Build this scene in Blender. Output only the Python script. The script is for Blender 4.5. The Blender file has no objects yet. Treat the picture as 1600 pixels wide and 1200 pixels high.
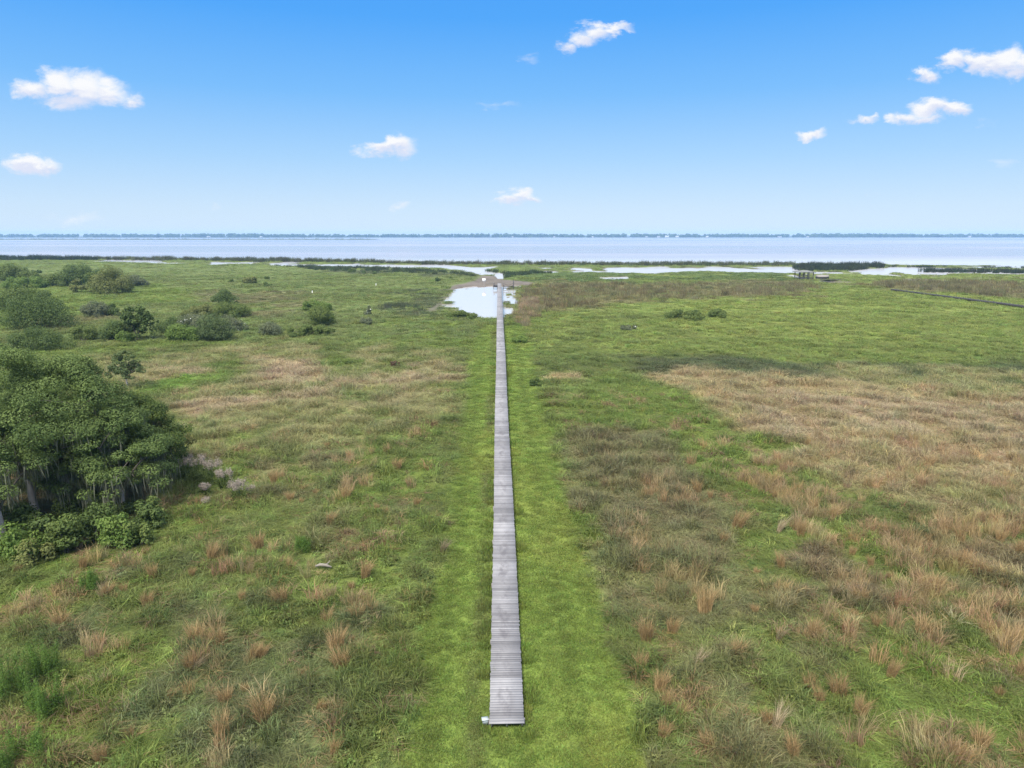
import bpy, math, random
import numpy as np
R = math.radians
rng = np.random.default_rng(7)
random.seed(7)
S = bpy.context.scene
C = S.collection

# ------------------------------------------------------------------ camera, world, sun, exposure
CAM_H, F_PX, PITCH, YAW, CAM_X = 17.0, 1080.0, 12.23, 1.08, -0.22
cam = bpy.data.objects.new('camera', bpy.data.cameras.new('camera'))
C.objects.link(cam)
cam.location = (CAM_X, 0, CAM_H)
cam.rotation_euler = (R(90 - PITCH), 0, R(-YAW))
cam.data.sensor_width = 36.0
cam.data.lens = F_PX / 1600 * 36.0
cam.data.clip_start = 0.5
cam.data.clip_end = 30000
S.camera = cam

S.view_settings.view_transform = 'Standard'
S.view_settings.look = 'None'
S.view_settings.exposure = 0.56
S.view_settings.gamma = 1.0
S.view_settings.use_curve_mapping = False
S.cycles.max_bounces = 6
S.cycles.diffuse_bounces = 3
S.cycles.glossy_bounces = 2
S.cycles.transmission_bounces = 3
S.cycles.transparent_max_bounces = 8
S.cycles.volume_bounces = 1
S.cycles.use_denoising = True
S.cycles.denoiser = 'OPENIMAGEDENOISE'
S.cycles.denoising_input_passes = 'RGB_ALBEDO_NORMAL'
S.cycles.denoising_prefilter = 'NONE'
S.cycles.use_adaptive_sampling = True
S.cycles.adaptive_threshold = 0.008

SUN_EL, SUN_AZ = 52.0, 205.0        # azimuth clockwise from +Y: behind the camera, a little to the left
sun = bpy.data.objects.new('sun', bpy.data.lights.new('sun', 'SUN'))
C.objects.link(sun)
sun.data.energy = 4.6
sun.data.angle = R(18)
sun.data.color = (1.0, 0.945, 0.84)
sun.rotation_euler = (R(90 - SUN_EL), 0, R(180 - SUN_AZ))

def cam_ray(px, py):
    """direction in the world of a point of the 1600x1200 photograph"""
    x = (np.asarray(px, float) - 800) / F_PX
    y = -(np.asarray(py, float) - 600) / F_PX
    p, w = R(PITCH), R(YAW)
    fwd, up = math.cos(p) + y * math.sin(p), -math.sin(p) + y * math.cos(p)
    return x * math.cos(w) + fwd * math.sin(w), -x * math.sin(w) + fwd * math.cos(w), up

def gp(px, py, z=0.0):
    """where that ray meets the ground"""
    dx, dy, dz = cam_ray(px, py)
    t = (z - CAM_H) / dz
    return CAM_X + t * dx, t * dy

def mpp(Y):
    """metres of one photo pixel at ground distance Y"""
    return (Y * math.cos(R(PITCH)) + CAM_H * math.sin(R(PITCH))) / F_PX

world = bpy.data.worlds.new("World")
S.world = world
world.use_nodes = True

class NT:
    """small helper for node trees"""
    def __init__(s, tree):
        s.t = tree
        s.t.nodes.clear()
    def n(s, kind, **kw):
        nd = s.t.nodes.new(kind)
        for k, v in kw.items():
            setattr(nd, k, v)
        return nd
    def l(s, a, b):
        s.t.links.new(a, b)
    def put(s, sock, v):
        if hasattr(v, 'is_output') or isinstance(v, bpy.types.NodeSocket):
            s.l(v, sock)
        else:
            sock.default_value = v
    def math(s, op, a, b=0.0, c=None, clamp=False):
        m = s.n('ShaderNodeMath', operation=op, use_clamp=clamp)
        s.put(m.inputs[0], a); s.put(m.inputs[1], b)
        if c is not None: s.put(m.inputs[2], c)
        return m.outputs[0]
    def vmath(s, op, a, b=(0, 0, 0)):
        m = s.n('ShaderNodeVectorMath', operation=op)
        s.put(m.inputs[0], a); s.put(m.inputs[1], b)
        return m.outputs['Value'] if op in ('LENGTH', 'DOT_PRODUCT') else m.outputs[0]
    def mix(s, f, a, b, mode='MIX'):
        m = s.n('ShaderNodeMix', data_type='RGBA', blend_type=mode)
        m.clamp_factor = True
        s.put(m.inputs[0], f)
        s.put(m.inputs[6], a if not isinstance(a, tuple) else (*a, 1)[:4])
        s.put(m.inputs[7], b if not isinstance(b, tuple) else (*b, 1)[:4])
        return m.outputs[2]
    def noise(s, vec, scale, detail=4, rough=0.55, dist=0.0):
        m = s.n('ShaderNodeTexNoise')
        if vec is not None: s.l(vec, m.inputs['Vector'])
        m.inputs['Scale'].default_value = scale
        m.inputs['Detail'].default_value = detail
        m.inputs['Roughness'].default_value = rough
        m.inputs['Distortion'].default_value = dist
        return m.outputs['Fac'], m.outputs['Color']
    def ss(s, v, lo, hi, to0=0.0, to1=1.0):
        m = s.n('ShaderNodeMapRange', interpolation_type='SMOOTHSTEP')
        s.put(m.inputs[0], v)
        for i, q in zip((1, 2, 3, 4), (lo, hi, to0, to1)): s.put(m.inputs[i], q)
        return m.outputs[0]
    def ramp(s, f, stops, mode='LINEAR'):
        m = s.n('ShaderNodeValToRGB')
        m.color_ramp.interpolation = mode
        e = m.color_ramp.elements
        while len(e) < len(stops): e.new(0.5)
        for q, (p, c) in zip(e, stops):
            q.position = p; q.color = (*c, 1)
        s.put(m.inputs[0], f)
        return m.outputs[0]

def srgb(r, g, b):
    f = lambda v: (v / 255 / 12.92) if v <= 10 else ((v / 255 + 0.055) / 1.055) ** 2.4
    return (f(r), f(g), f(b))

# clouds: soft blobs in the sky, each one a mound of ellipses (centre and radii in photo pixels, turned into directions)
CLOUDS = [
    (48, 138, 34, 22, 1), (92, 130, 36, 26, 1), (128, 138, 52, 30, 1), (170, 144, 36, 20, .9), (205, 155, 22, 13, .7), (110, 156, 60, 16, .8),
    (48, 260, 46, 15, 1), (44, 254, 26, 13, 1), (76, 262, 24, 10, .8),
    (886, 76, 22, 13, .75), (908, 63, 28, 14, .9), (932, 52, 30, 13, .95), (960, 47, 30, 8, .8), (984, 48, 12, 6, .4),
    (622, 228, 30, 17, 1), (600, 235, 34, 12, .85), (560, 237, 12, 8, .4), (578, 240, 20, 7, .5),
    (815, 302, 22, 13, .95), (796, 310, 26, 9, .85), (832, 309, 14, 7, .8),
    (1490, 94, 26, 16, 1), (1530, 97, 44, 17, 1), (1570, 96, 44, 25, 1), (1585, 112, 30, 14, .9), (1610, 98, 36, 22, 1),
    (1445, 117, 27, 13, .9), (1436, 113, 14, 10, .8),
    (1455, 168, 40, 18, 1), (1490, 172, 34, 14, 1), (1420, 182, 30, 12, .8), (1445, 188, 30, 9, .85),
    (1352, 186, 28, 8, .7), (1368, 182, 12, 6, .6),
    (1270, 210, 23, 10, .85),
    (1545, 193, 26, 5, .22), (782, 165, 28, 5, .2), (630, 319, 16, 7, .35), (118, 342, 46, 8, .25), (334, 326, 14, 6, .25),
    (1315, 302, 20, 6, .22), (1360, 296, 16, 6, .22), (826, 95, 14, 7, .3), (1575, 256, 20, 6, .15),
]
def build_world():
    T = NT(world.node_tree)
    out = T.n('ShaderNodeOutputWorld')
    bg = T.n('ShaderNodeBackground')
    bg.inputs['Strength'].default_value = 0.1
    T.l(bg.outputs[0], out.inputs[0])
    sky = T.n('ShaderNodeTexSky', sky_type='NISHITA')
    sky.sun_disc = False
    sky.sun_elevation = R(SUN_EL)
    sky.sun_rotation = R(SUN_AZ)
    sky.air_density = 1.0; sky.dust_density = 0.6; sky.ozone_density = 1.5
    tc = T.n('ShaderNodeTexCoord')
    sep = T.n('ShaderNodeSeparateXYZ'); T.l(tc.outputs['Generated'], sep.inputs[0])
    X, Y, Z = sep.outputs
    # clear sky near the horizon as in the photograph, broken bright cloud overhead (out of frame)
    k = 6.75
    st = lambda c: tuple(k * v for v in c)
    grad = T.ramp(T.math('ADD', T.math('MULTIPLY', Z, 1.0), 0.0, clamp=True), [
        (0.0, srgb(216, 236, 255)), (0.035, srgb(204, 230, 255)), (0.10, srgb(168, 213, 255)),
        (0.18, srgb(120, 190, 255)), (0.27, srgb(76, 168, 254)), (0.36, srgb(64, 158, 250)),
        (0.60, (0.76, 0.78, 0.82)), (1.0, (0.96, 0.96, 0.95))])
    gs = T.n('ShaderNodeVectorMath', operation='SCALE'); T.l(grad, gs.inputs[0]); T.l(T.math('MULTIPLY', T.math('ADD', 1.0, T.math('MULTIPLY', T.ss(Z, .36, .80), 1.1)), k), gs.inputs['Scale'])
    base = T.mix(0.92, sky.outputs[0], gs.outputs[0])
    # gnomonic map on the plane y = 1
    ys = T.math('MAXIMUM', Y, 0.05)
    u, v = T.math('DIVIDE', X, ys), T.math('DIVIDE', Z, ys)
    cb = T.n('ShaderNodeCombineXYZ'); T.l(u, cb.inputs[0]); T.l(v, cb.inputs[1])
    uv = cb.outputs[0]
    st2 = T.vmath('MULTIPLY', uv, (1.0, 1.9, 1.0))
    nz, nc = T.noise(st2, 22.0, 7, 0.62, 0.2)
    nf, _ = T.noise(st2, 60.0, 4, 0.6)
    wob = T.n('ShaderNodeVectorMath', operation='SCALE'); T.l(T.vmath('SUBTRACT', nc, (0.5, 0.5, 0.5)), wob.inputs[0]); wob.inputs['Scale'].default_value = 0.06
    uvw = T.vmath('ADD', uv, T.vmath('MULTIPLY', wob.outputs[0], (1.0, 0.7, 0.0)))
    acc = None; accs = None; accw = None
    for (px, py, rx, ry, dens) in CLOUDS:
        d = cam_ray(px, py); dl = cam_ray(px - rx, py); dt = cam_ray(px, py - ry)
        cu, cv = d[0] / d[1], d[2] / d[1]
        ru, rv = cu - dl[0] / dl[1], dt[2] / dt[1] - cv
        ru *= 1.22; rv *= 1.3
        m = T.vmath('MULTIPLY', T.vmath('SUBTRACT', uvw, (cu, cv, 0)), (1 / ru, 1 / rv, 0))
        b = T.math('MULTIPLY', T.math('SUBTRACT', 1.0, T.vmath('LENGTH', m), clamp=True), dens)
        if dens < .5:
            accw = b if accw is None else T.math('MAXIMUM', accw, b)
            continue
        acc = b if acc is None else T.math('MAXIMUM', acc, b)
        up = T.vmath('DOT_PRODUCT', m, (0, 1, 0))
        hb = T.math('MULTIPLY', b, up)
        accs = hb if accs is None else T.math('ADD', accs, hb)
    dn = T.math('ADD', acc, T.math('MULTIPLY', T.math('SUBTRACT', nz, 0.5), 0.75))
    dn = T.math('ADD', dn, T.math('MULTIPLY', T.math('SUBTRACT', nf, 0.5), 0.2))
    gate = T.ss(acc, 0.0, 0.22)
    mask = T.math('MULTIPLY', T.ss(dn, 0.05, 0.72), gate)
    mask = T.math('MAXIMUM', mask, T.math('MULTIPLY', T.math('MULTIPLY', accw, 2.2), T.ss(nz, .36, .62)))
    mask = T.math('MULTIPLY', mask, T.ss(Y, 0.1, 0.2))
    tone = T.math('ADD', T.math('MULTIPLY', accs, 1.2), T.math('MULTIPLY', T.math('SUBTRACT', nz, 0.5), 1.2))
    ccol = T.mix(T.ss(tone, -0.35, 0.25), tuple(k * q for q in srgb(226, 231, 249)), tuple(k * q for q in srgb(254, 254, 255)))
    T.l(T.mix(T.math('MULTIPLY', mask, 0.97), base, ccol), bg.inputs['Color'])
build_world()

# ------------------------------------------------------------------ helpers
def tag(o, label=None, cat=None, group=None, kind=None):
    if label: o['label'] = label
    if cat: o['category'] = cat
    if group: o['group'] = group
    if kind: o['kind'] = kind
    return o

def empty(name, loc, rz=0.0):
    o = bpy.data.objects.new(name, None)
    C.objects.link(o)
    o.location = loc
    o.rotation_euler = (0, 0, rz)
    o.empty_display_size = 0.2
    return o

def quads_mesh(name, V, F, mat=None, face_attr=None, col_attr=None, smooth=False):
    V = np.ascontiguousarray(V, np.float32); F = np.ascontiguousarray(F, np.int32)
    me = bpy.data.meshes.new(name)
    me.vertices.add(len(V)); me.vertices.foreach_set('co', V.ravel())
    k = F.shape[1]
    me.loops.add(F.size); me.loops.foreach_set('vertex_index', F.ravel())
    me.polygons.add(len(F)); me.polygons.foreach_set('loop_start', np.arange(0, F.size, k, dtype=np.int32))
    me.update(calc_edges=True)
    if face_attr is not None:
        a = me.attributes.new('shade', 'FLOAT', 'FACE'); a.data.foreach_set('value', np.ascontiguousarray(face_attr, np.float32))
    if col_attr is not None:
        a = me.attributes.new('tint', 'FLOAT_COLOR', 'POINT')
        c4 = np.ones((len(V), 4), np.float32); c4[:, :3] = col_attr
        a.data.foreach_set('color', c4.ravel())
    if smooth:
        me.polygons.foreach_set('use_smooth', np.ones(len(F), bool))
    if mat: me.materials.append(mat)
    return me

def link(name, me, parent=None, loc=None):
    o = bpy.data.objects.new(name, me)
    C.objects.link(o)
    if parent: o.parent = parent
    if loc is not None: o.location = loc
    return o

class MB:
    """collects boxes, bars and tubes into one mesh"""
    def __init__(s): s.V = []; s.F = []; s.A = []; s.n = 0
    def add(s, V, F, a=0.5):
        V = np.asarray(V, float); F = np.asarray(F, int)
        s.V.append(V); s.F.append(F + s.n); s.n += len(V); s.A.append(np.full(len(F), a))
    def box(s, cx, cy, cz, sx, sy, sz, rz=0.0, a=0.5, rx=0.0):
        v = np.array([[x, y, z] for z in (-.5, .5) for y in (-.5, .5) for x in (-.5, .5)]) * (sx, sy, sz)
        if rx:
            c, q = math.cos(rx), math.sin(rx); v = np.stack([v[:, 0], v[:, 1] * c - v[:, 2] * q, v[:, 1] * q + v[:, 2] * c], 1)
        if rz:
            c, q = math.cos(rz), math.sin(rz); v = np.stack([v[:, 0] * c - v[:, 1] * q, v[:, 0] * q + v[:, 1] * c, v[:, 2]], 1)
        f = [[0, 2, 3, 1], [4, 5, 7, 6], [0, 1, 5, 4], [2, 6, 7, 3], [0, 4, 6, 2], [1, 3, 7, 5]]
        s.add(v + (cx, cy, cz), f, a)
    def tube(s, pts, rad, sides=7, a=0.5):
        P = np.asarray(pts, float); n = len(P)
        rad = np.broadcast_to(np.asarray(rad, float), (n,))
        T = np.gradient(P, axis=0); T /= np.linalg.norm(T, axis=1)[:, None] + 1e-9
        ref = np.array([1.0, 0, 0]) if abs(T[0, 0]) < 0.8 else np.array([0, 1.0, 0])
        N = np.cross(T, ref); N /= np.linalg.norm(N, axis=1)[:, None] + 1e-9
        B = np.cross(T, N)
        th = np.linspace(0, 2 * np.pi, sides, endpoint=False)
        V = (P[:, None] + rad[:, None, None] * (np.cos(th)[None, :, None] * N[:, None] + np.sin(th)[None, :, None] * B[:, None])).reshape(-1, 3)
        F = []
        for i in range(n - 1):
            for j in range(sides):
                k = (j + 1) % sides
                F.append([i * sides + j, i * sides + k, (i + 1) * sides + k, (i + 1) * sides + j])
        for base in (0, (n - 1) * sides):           # caps, as quads fanned on the ring
            for j in range(1, sides - 2, 2):
                F.append([base, base + j, base + j + 1, base + min(j + 2, sides - 1)])
        s.add(V, F, a)
    def build(s, name, mat, parent=None, loc=None, smooth=False):
        me = quads_mesh(name, np.concatenate(s.V), np.concatenate(s.F), mat, np.concatenate(s.A), smooth=smooth)
        return link(name, me, parent, loc)

# ------------------------------------------------------------------ noise on the ground plan
def _hash(ix, iy, seed):
    with np.errstate(over='ignore'):
        h = (ix.astype(np.int64).astype(np.uint32) * np.uint32(374761393)) ^ (iy.astype(np.int64).astype(np.uint32) * np.uint32(668265263)) ^ np.uint32((seed * 2246822519) & 0xffffffff)
        h = (h ^ (h >> np.uint32(13))) * np.uint32(1274126177)
        h = (h ^ (h >> np.uint32(16))) * np.uint32(2246822519)
        h ^= h >> np.uint32(13)
    return h.astype(np.float64) / 4294967295.0

def vnoise(x, y, seed):
    ix, iy = np.floor(x), np.floor(y)
    fx, fy = x - ix, y - iy
    fx = fx * fx * (3 - 2 * fx); fy = fy * fy * (3 - 2 * fy)
    a, b = _hash(ix, iy, seed), _hash(ix + 1, iy, seed)
    c, d = _hash(ix, iy + 1, seed), _hash(ix + 1, iy + 1, seed)
    return (a * (1 - fx) + b * fx) * (1 - fy) + (c * (1 - fx) + d * fx) * fy

def fbm(x, y, scale, seed, octs=4, gain=0.55):
    """0..1, mean 0.5; scale is the size of the largest lumps in metres"""
    t, a, q = 0, 1.0, 0
    for o in range(octs):
        f = 2.03 ** o / scale
        ca, sa = math.cos(o * 1.1 + seed), math.sin(o * 1.1 + seed)
        t = t + a * vnoise((x * ca - y * sa) * f + o * 17.3, (x * sa + y * ca) * f - o * 9.1, seed + o * 31)
        q += a; a *= gain
    return t / q

def sstep(v, lo, hi):
    t = np.clip((v - lo) / (hi - lo), 0, 1)
    return t * t * (3 - 2 * t)

def poly_world(pts, z=0.0):
    return np.array([gp(a, b, z) for a, b in pts])

def sdist(X, Y, poly):
    """signed distance to a polygon on the ground, positive inside"""
    n = len(poly); d2 = np.full(X.shape, 1e18); inside = np.zeros(X.shape, bool)
    for i in range(n):
        ax, ay = poly[i]; bx, by = poly[(i + 1) % n]
        ex, ey = bx - ax, by - ay
        wx, wy = X - ax, Y - ay
        t = np.clip((wx * ex + wy * ey) / (ex * ex + ey * ey + 1e-12), 0, 1)
        d2 = np.minimum(d2, (wx - ex * t) ** 2 + (wy - ey * t) ** 2)
        c = (ay > Y) != (by > Y)
        xs = ax + (Y - ay) * ex / (ey if abs(ey) > 1e-12 else 1e-12)
        inside ^= c & (X < xs)
    return np.where(inside, 1, -1) * np.sqrt(d2)

# ------------------------------------------------------------------ plan of the place: water, plant zones
WATER_Z = -0.35
SHORE = [(-900, 402.5), (0, 404), (130, 404.5), (300, 406), (600, 409.5), (700, 411.5), (900, 413), (1100, 414), (1240, 413), (1400, 414), (1600, 417.5), (2500, 423)]
LAKE = np.concatenate([poly_world(SHORE, WATER_Z), [[9000, 900], [9000, 9000], [-9000, 9000], [-9000, 1200]]])
POND = poly_world([(700, 453), (695, 464), (689, 476), (701, 484), (714, 491), (729, 497), (736, 501.5), (776, 503.5), (788, 499), (796, 494), (803, 485), (807, 472), (809, 459), (815, 446.5), (785, 446), (736, 447.5)], WATER_Z)
INLETS = [poly_world(p, WATER_Z) for p in [
    [(663, 410.4), (700, 413.5), (742, 417.5), (783, 417.5), (770, 420), (757, 422.5), (772, 425.5), (789, 428), (788, 436.5), (780, 436.5), (775, 432), (750, 430.5), (738, 426), (720, 422), (684, 418.6), (620, 419.4), (560, 418), (425, 415), (425, 411.5), (600, 413.5), (655, 415)],
    [(150, 406.5), (250, 405.5), (254, 412), (200, 412), (155, 409.5)],
    [(245, 409.5), (292, 409.3), (286, 412.8), (248, 412.2)],
    [(322, 409.5), (470, 407.5), (475, 411.5), (330, 413.5)],
    [(-200, 407), (30, 406.6), (32, 408.2), (-200, 409)],
    [(819, 418), (859, 418.3), (860, 420), (820, 420)],
    [(847, 422), (910, 418.5), (1000, 417.3), (1080, 415.5), (1160, 416.5), (1236, 417), (1250, 424), (1331, 425), (1332, 429.5), (1230, 427.5), (1110, 426.5), (987, 428), (920, 426.5), (848, 425.8)],
    [(938, 433.8), (984, 432.4), (982, 439.2), (938, 440)],
    [(1325, 422), (1384, 418.6), (1440, 416.2), (1700, 418.5), (1700, 430), (1537, 429.5), (1475, 430.5), (1412, 433), (1329, 429.5)],
    [(1278, 439.5), (1300, 439), (1328, 441.5), (1326, 444), (1300, 443.5), (1280, 441.8)],
    [(1572, 435), (1640, 435), (1640, 440), (1575, 438.5)],
]]
LILY = poly_world([(1230, 427), (1420, 429), (1700, 430), (1700, 447), (1450, 442), (1340, 446), (1100, 434)], 0)

def water_mask(X, Y):
    """0 dry land .. 1 open water"""
    yp = Y * Y / (CAM_H * F_PX)                       # metres of depth in one pixel
    n1 = fbm(X, Y * 0.25, 6.0, 51, 3) - 0.5
    n2 = fbm(X * 0.5, Y * 0.15, 9.0, 61, 3) - 0.5
    Yw = Y + n2 * 5.0 * np.minimum(yp, 12) * np.clip((Y - 150) / 150, 0.12, 1); Xw = X + n1 * 7.0 * np.minimum(Y, 500) / F_PX
    n3 = fbm(X, Y * .4, 2.2, 71, 2) - .5
    big = Y > 120
    m = np.zeros(X.shape)
    xb, yb = Xw[big], Yw[big]
    w = sstep(sdist(xb, yb, LAKE), -1.5, 2.5)
    pd = sdist(X[big], Y[big], POND); raft = sstep(fbm(X[big], Y[big] * .4, 3.2, 85, 3), .56, .64) * (1 - sstep(pd, 2.5, 8)) * (np.abs(X[big]) > 1.5)
    w = np.maximum(w, (1 - raft * .9) * sstep(sdist(X[big] + n1[big] * 5.5 + n3[big] * 3, Y[big] + n2[big] * 16 + n3[big] * 9, POND), -.8, .8))
    isl = sstep(fbm(X[big] * .35, Y[big] * .16, 6.0, 83, 3), .34, .42)
    for p in INLETS:
        w = np.maximum(w, sstep(sdist(xb, yb, p), -1.2, 1.4) * (1 if p is INLETS[0] else isl))
    li = sstep(sdist(xb, yb, LILY), -4, 6) * sstep(fbm(X[big], Y[big] * 0.35, 7.0, 77, 3), 0.57, 0.66)
    m[big] = np.maximum(w, li * 0.85)
    return m

# colours of the plants themselves (albedo)
GREEN = (.152, .190, .054); LUSH = (.158, .210, .048); MOWN = (.166, .230, .048); YGREEN = (.190, .235, .060)
TAN = (.345, .285, .155); PINK = (.350, .285, .175); OLIVE = (.180, .178, .080); DARK = (.105, .125, .056); MUD = (.125, .108, .092)
REED = (.185, .178, .076); MID = (.165, .205, .066); STRAW = (.270, .262, .118)
#        polygon in photo pixels (put on the ground), colour, softness in m, size of patches in m, cover 0..1
ZONES = [
    ([(-300, 418), (760, 418), (760, 530), (200, 535), (-300, 560)], MID, 4, 14, .8),
    ([(820, 426), (1700, 428), (1700, 560), (1300, 570), (1050, 560), (800, 545)], YGREEN, 5, 16, .85),
    ([(1040, 475), (1380, 452), (1700, 468), (1700, 520), (1300, 535), (1060, 520)], (.210, .255, .064), 6, 20, .85),
    ([(500, 418), (740, 424), (742, 434), (640, 432), (500, 428)], DARK, 6, 12, .5),
    ([(790, 425), (1230, 426), (1230, 438), (810, 442)], (.120, .165, .050), 6, 15, .7),
    ([(840, 438), (1000, 444), (1250, 438), (1290, 448), (1240, 466), (1000, 472), (830, 492), (805, 500), (806, 470)], REED, 5, 12, .75),
    ([(1310, 446), (1420, 440), (1700, 446), (1700, 476), (1500, 460), (1390, 453)], REED, 4, 14, .75),
    ([(0, 446), (170, 440), (330, 452), (330, 470), (200, 478), (80, 500), (-200, 500)], LUSH, 4, 8, .8),
    ([(-50, 446), (-200, 500), (0, 520), (90, 490), (60, 460)], LUSH, 4, 8, .8),
    ([(300, 456), (480, 458), (500, 472), (460, 500), (380, 500), (350, 475)], OLIVE, 4, 8, .7),
    ([(70, 497), (190, 494), (180, 512), (80, 514)], OLIVE, 3, 6, .7),
    ([(590, 455), (700, 450), (690, 490), (620, 496)], DARK, 4, 6, .5),
    ([(100, 560), (450, 535), (700, 545), (745, 590), (690, 660), (560, 700), (420, 700), (300, 720), (260, 660)], STRAW, 4, 5, .50),
    ([(180, 585), (420, 560), (700, 570), (740, 600), (640, 640), (470, 625), (360, 670), (290, 700), (260, 640)], PINK, 3, 4.2, .27),
    ([(385, 568), (510, 568), (515, 590), (450, 612), (400, 600)], PINK, 2, 3, .9),
    ([(560, 590), (700, 580), (720, 600), (610, 612)], PINK, 2, 3, .7),
    ([(275, 630), (350, 615), (370, 640), (290, 660)], PINK, 1.5, 2.5, .85),
    ([(215, 595), (290, 590), (300, 605), (230, 618)], (.15, .235, .045), 1.5, 3, .8),
    ([(600, 500), (760, 505), (750, 560), (600, 540)], LUSH, 4, 6, .5),
    ([(960, 553), (1250, 570), (1700, 576), (1700, 612), (1500, 600), (1250, 598), (1020, 590)], DARK, 3, 7, .85),
    ([(1030, 585), (1300, 590), (1500, 604), (1700, 615), (1700, 800), (1560, 790), (1480, 815), (1400, 790), (1250, 745), (1170, 708), (1140, 660), (1045, 606)], TAN, 1.6, 5, .93),
    ([(1100, 612), (1400, 615), (1700, 660), (1700, 760), (1500, 720), (1300, 705), (1190, 690), (1160, 650)], PINK, 2, 4, .55),
    ([(1150, 680), (1260, 700), (1280, 715), (1180, 715)], LUSH, .8, 2.2, .7),
    ([(1250, 575), (1700, 585), (1700, 625), (1450, 612)], STRAW, 2, 5, .6),
    ([(1290, 735), (1400, 770), (1500, 800), (1600, 860), (1700, 900), (1700, 780), (1500, 735)], STRAW, 1.5, 3, .55),
    ([(880, 610), (1040, 600), (1120, 660), (1180, 720), (1260, 780), (1180, 800), (1080, 740), (1040, 690), (880, 675), (840, 620)], LUSH, 2, 5, .85),
    ([(870, 682), (1030, 664), (1085, 740), (1170, 800), (1160, 880), (1220, 970), (1050, 1010), (960, 970), (925, 880), (885, 760)], OLIVE, 1.0, 3.5, .92),
    ([(890, 690), (1020, 680), (1060, 740), (1150, 830), (1130, 900), (1000, 880), (920, 800)], (.180, .166, .084), 1.0, 2.2, .5),
    ([(822, 588), (900, 584), (925, 596), (835, 602)], TAN, .8, 3, .9),
    ([(880, 800), (960, 790), (950, 850), (900, 840)], LUSH, .8, 1.5, .7),
    ([(400, 700), (640, 720), (700, 820), (560, 860), (380, 840)], OLIVE, 1.5, 2.2, .38),
    ([(0, 900), (560, 860), (640, 1000), (520, 1250), (-100, 1250)], (.145, .165, .070), 1.5, 2.6, .36),
    ([(1000, 960), (1700, 860), (1700, 1250), (1000, 1250)], OLIVE, 1.5, 2.4, .42),
    ([(1150, 830), (1700, 830), (1700, 1000), (1250, 960)], (.20, .165, .090), 1.5, 2.5, .45),
    ([(1200, 1000), (1700, 1000), (1700, 1250), (1100, 1250)], LUSH, 1.5, 2.8, .38),
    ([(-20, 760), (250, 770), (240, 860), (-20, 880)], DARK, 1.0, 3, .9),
]
ZP = [(poly_world(p), np.array(c), s, q, cov) for p, c, s, q, cov in ZONES]
MUDBAR = poly_world([(690, 470), (700, 448), (740, 438), (752, 430), (776, 431), (790, 437), (840, 442), (830, 447), (815, 450), (820, 446), (700, 452), (690, 478), (676, 490), (660, 488)])

def mown_edge(Y):
    return -4.0 + 0.5 * np.sin(Y * .05), 4.55 + 0.35 * np.sin(Y * .07 + 1)

def plan(X, Y):
    """colour of the plant cover, mown 0..1, dry 0..1 (how brown), at points of the ground"""
    X = np.asarray(X, float); Y = np.asarray(Y, float)
    sc = np.clip(Y / 60, 0.6, 4)
    wx = (fbm(X, Y, 7, 3) - .5) * 5 * sc ** .7; wy = (fbm(X, Y, 7, 4) - .5) * 9 * sc ** 1.2
    col = np.empty(X.shape + (3,)); col[:] = GREEN
    n = fbm(X, Y, 9, 11)[..., None]
    col = col * (.75 + .5 * n)
    b = sstep(fbm(X, Y, 5, 12), .5, .68)[..., None]
    col = col * (1 - b) + np.array(LUSH) * b
    for i, (p, c, s, q, cov) in enumerate(ZP):
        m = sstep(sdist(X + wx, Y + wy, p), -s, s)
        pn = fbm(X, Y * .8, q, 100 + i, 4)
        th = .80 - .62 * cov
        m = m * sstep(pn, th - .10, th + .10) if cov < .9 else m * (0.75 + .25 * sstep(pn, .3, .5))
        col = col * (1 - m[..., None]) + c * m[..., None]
    l, r = mown_edge(Y)
    wob = (fbm(X, Y, 2.2, 21, 3) - .5) * .8
    mown = sstep(X + wob, l - .35, l + .35) * (1 - sstep(X + wob, r - .35, r + .35)) * (1 - sstep(Y, 126, 136)) * sstep(Y, -20, -10)
    strip = np.array(MOWN) * (.90 + .20 * fbm(X, Y, 3.0, 22)[..., None])
    tr = np.exp(-((np.abs(X + .1) - 2.6) / .38) ** 2)[..., None] * .24 + np.exp(-((np.abs(X - .2) - 3.7) / .25) ** 2)[..., None] * .14                     # mower and wheel lines along the walk
    strip = strip * (1 - tr)
    yb = sstep(fbm(X, Y * .5, 4, 23), .5, .7)[..., None]
    strip = strip * (1 - .3 * yb) + np.array((.215, .225, .052)) * .3 * yb
    br = (np.exp(-((X + 1.15) / .38) ** 2) * sstep(fbm(X, Y * .3, 3, 24), .35, .6) * .75)[..., None]
    strip = strip * (1 - br) + np.array((.125, .128, .056)) * br
    col = col * (1 - mown[..., None]) + strip * mown[..., None]
    dryness = sstep(col[..., 0] / col[..., 1], .82, 1.08)
    return col, mown, dryness

def ground_z(X, Y, w=None):
    if w is None: w = water_mask(X, Y)
    _, m_ = None, None
    land = (fbm(X, Y, 11, 41, 3) - .5) * .35 * np.clip((np.abs(X) - 2) / 6, 0.05, 1) + np.clip((np.abs(X) - 8) / 30, 0, 1) * .1
    return land * (1 - w) - .95 * w

# ------------------------------------------------------------------ materials
def new_mat(name):
    m = bpy.data.materials.new(name); m.use_nodes = True
    return m, NT(m.node_tree)

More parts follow.
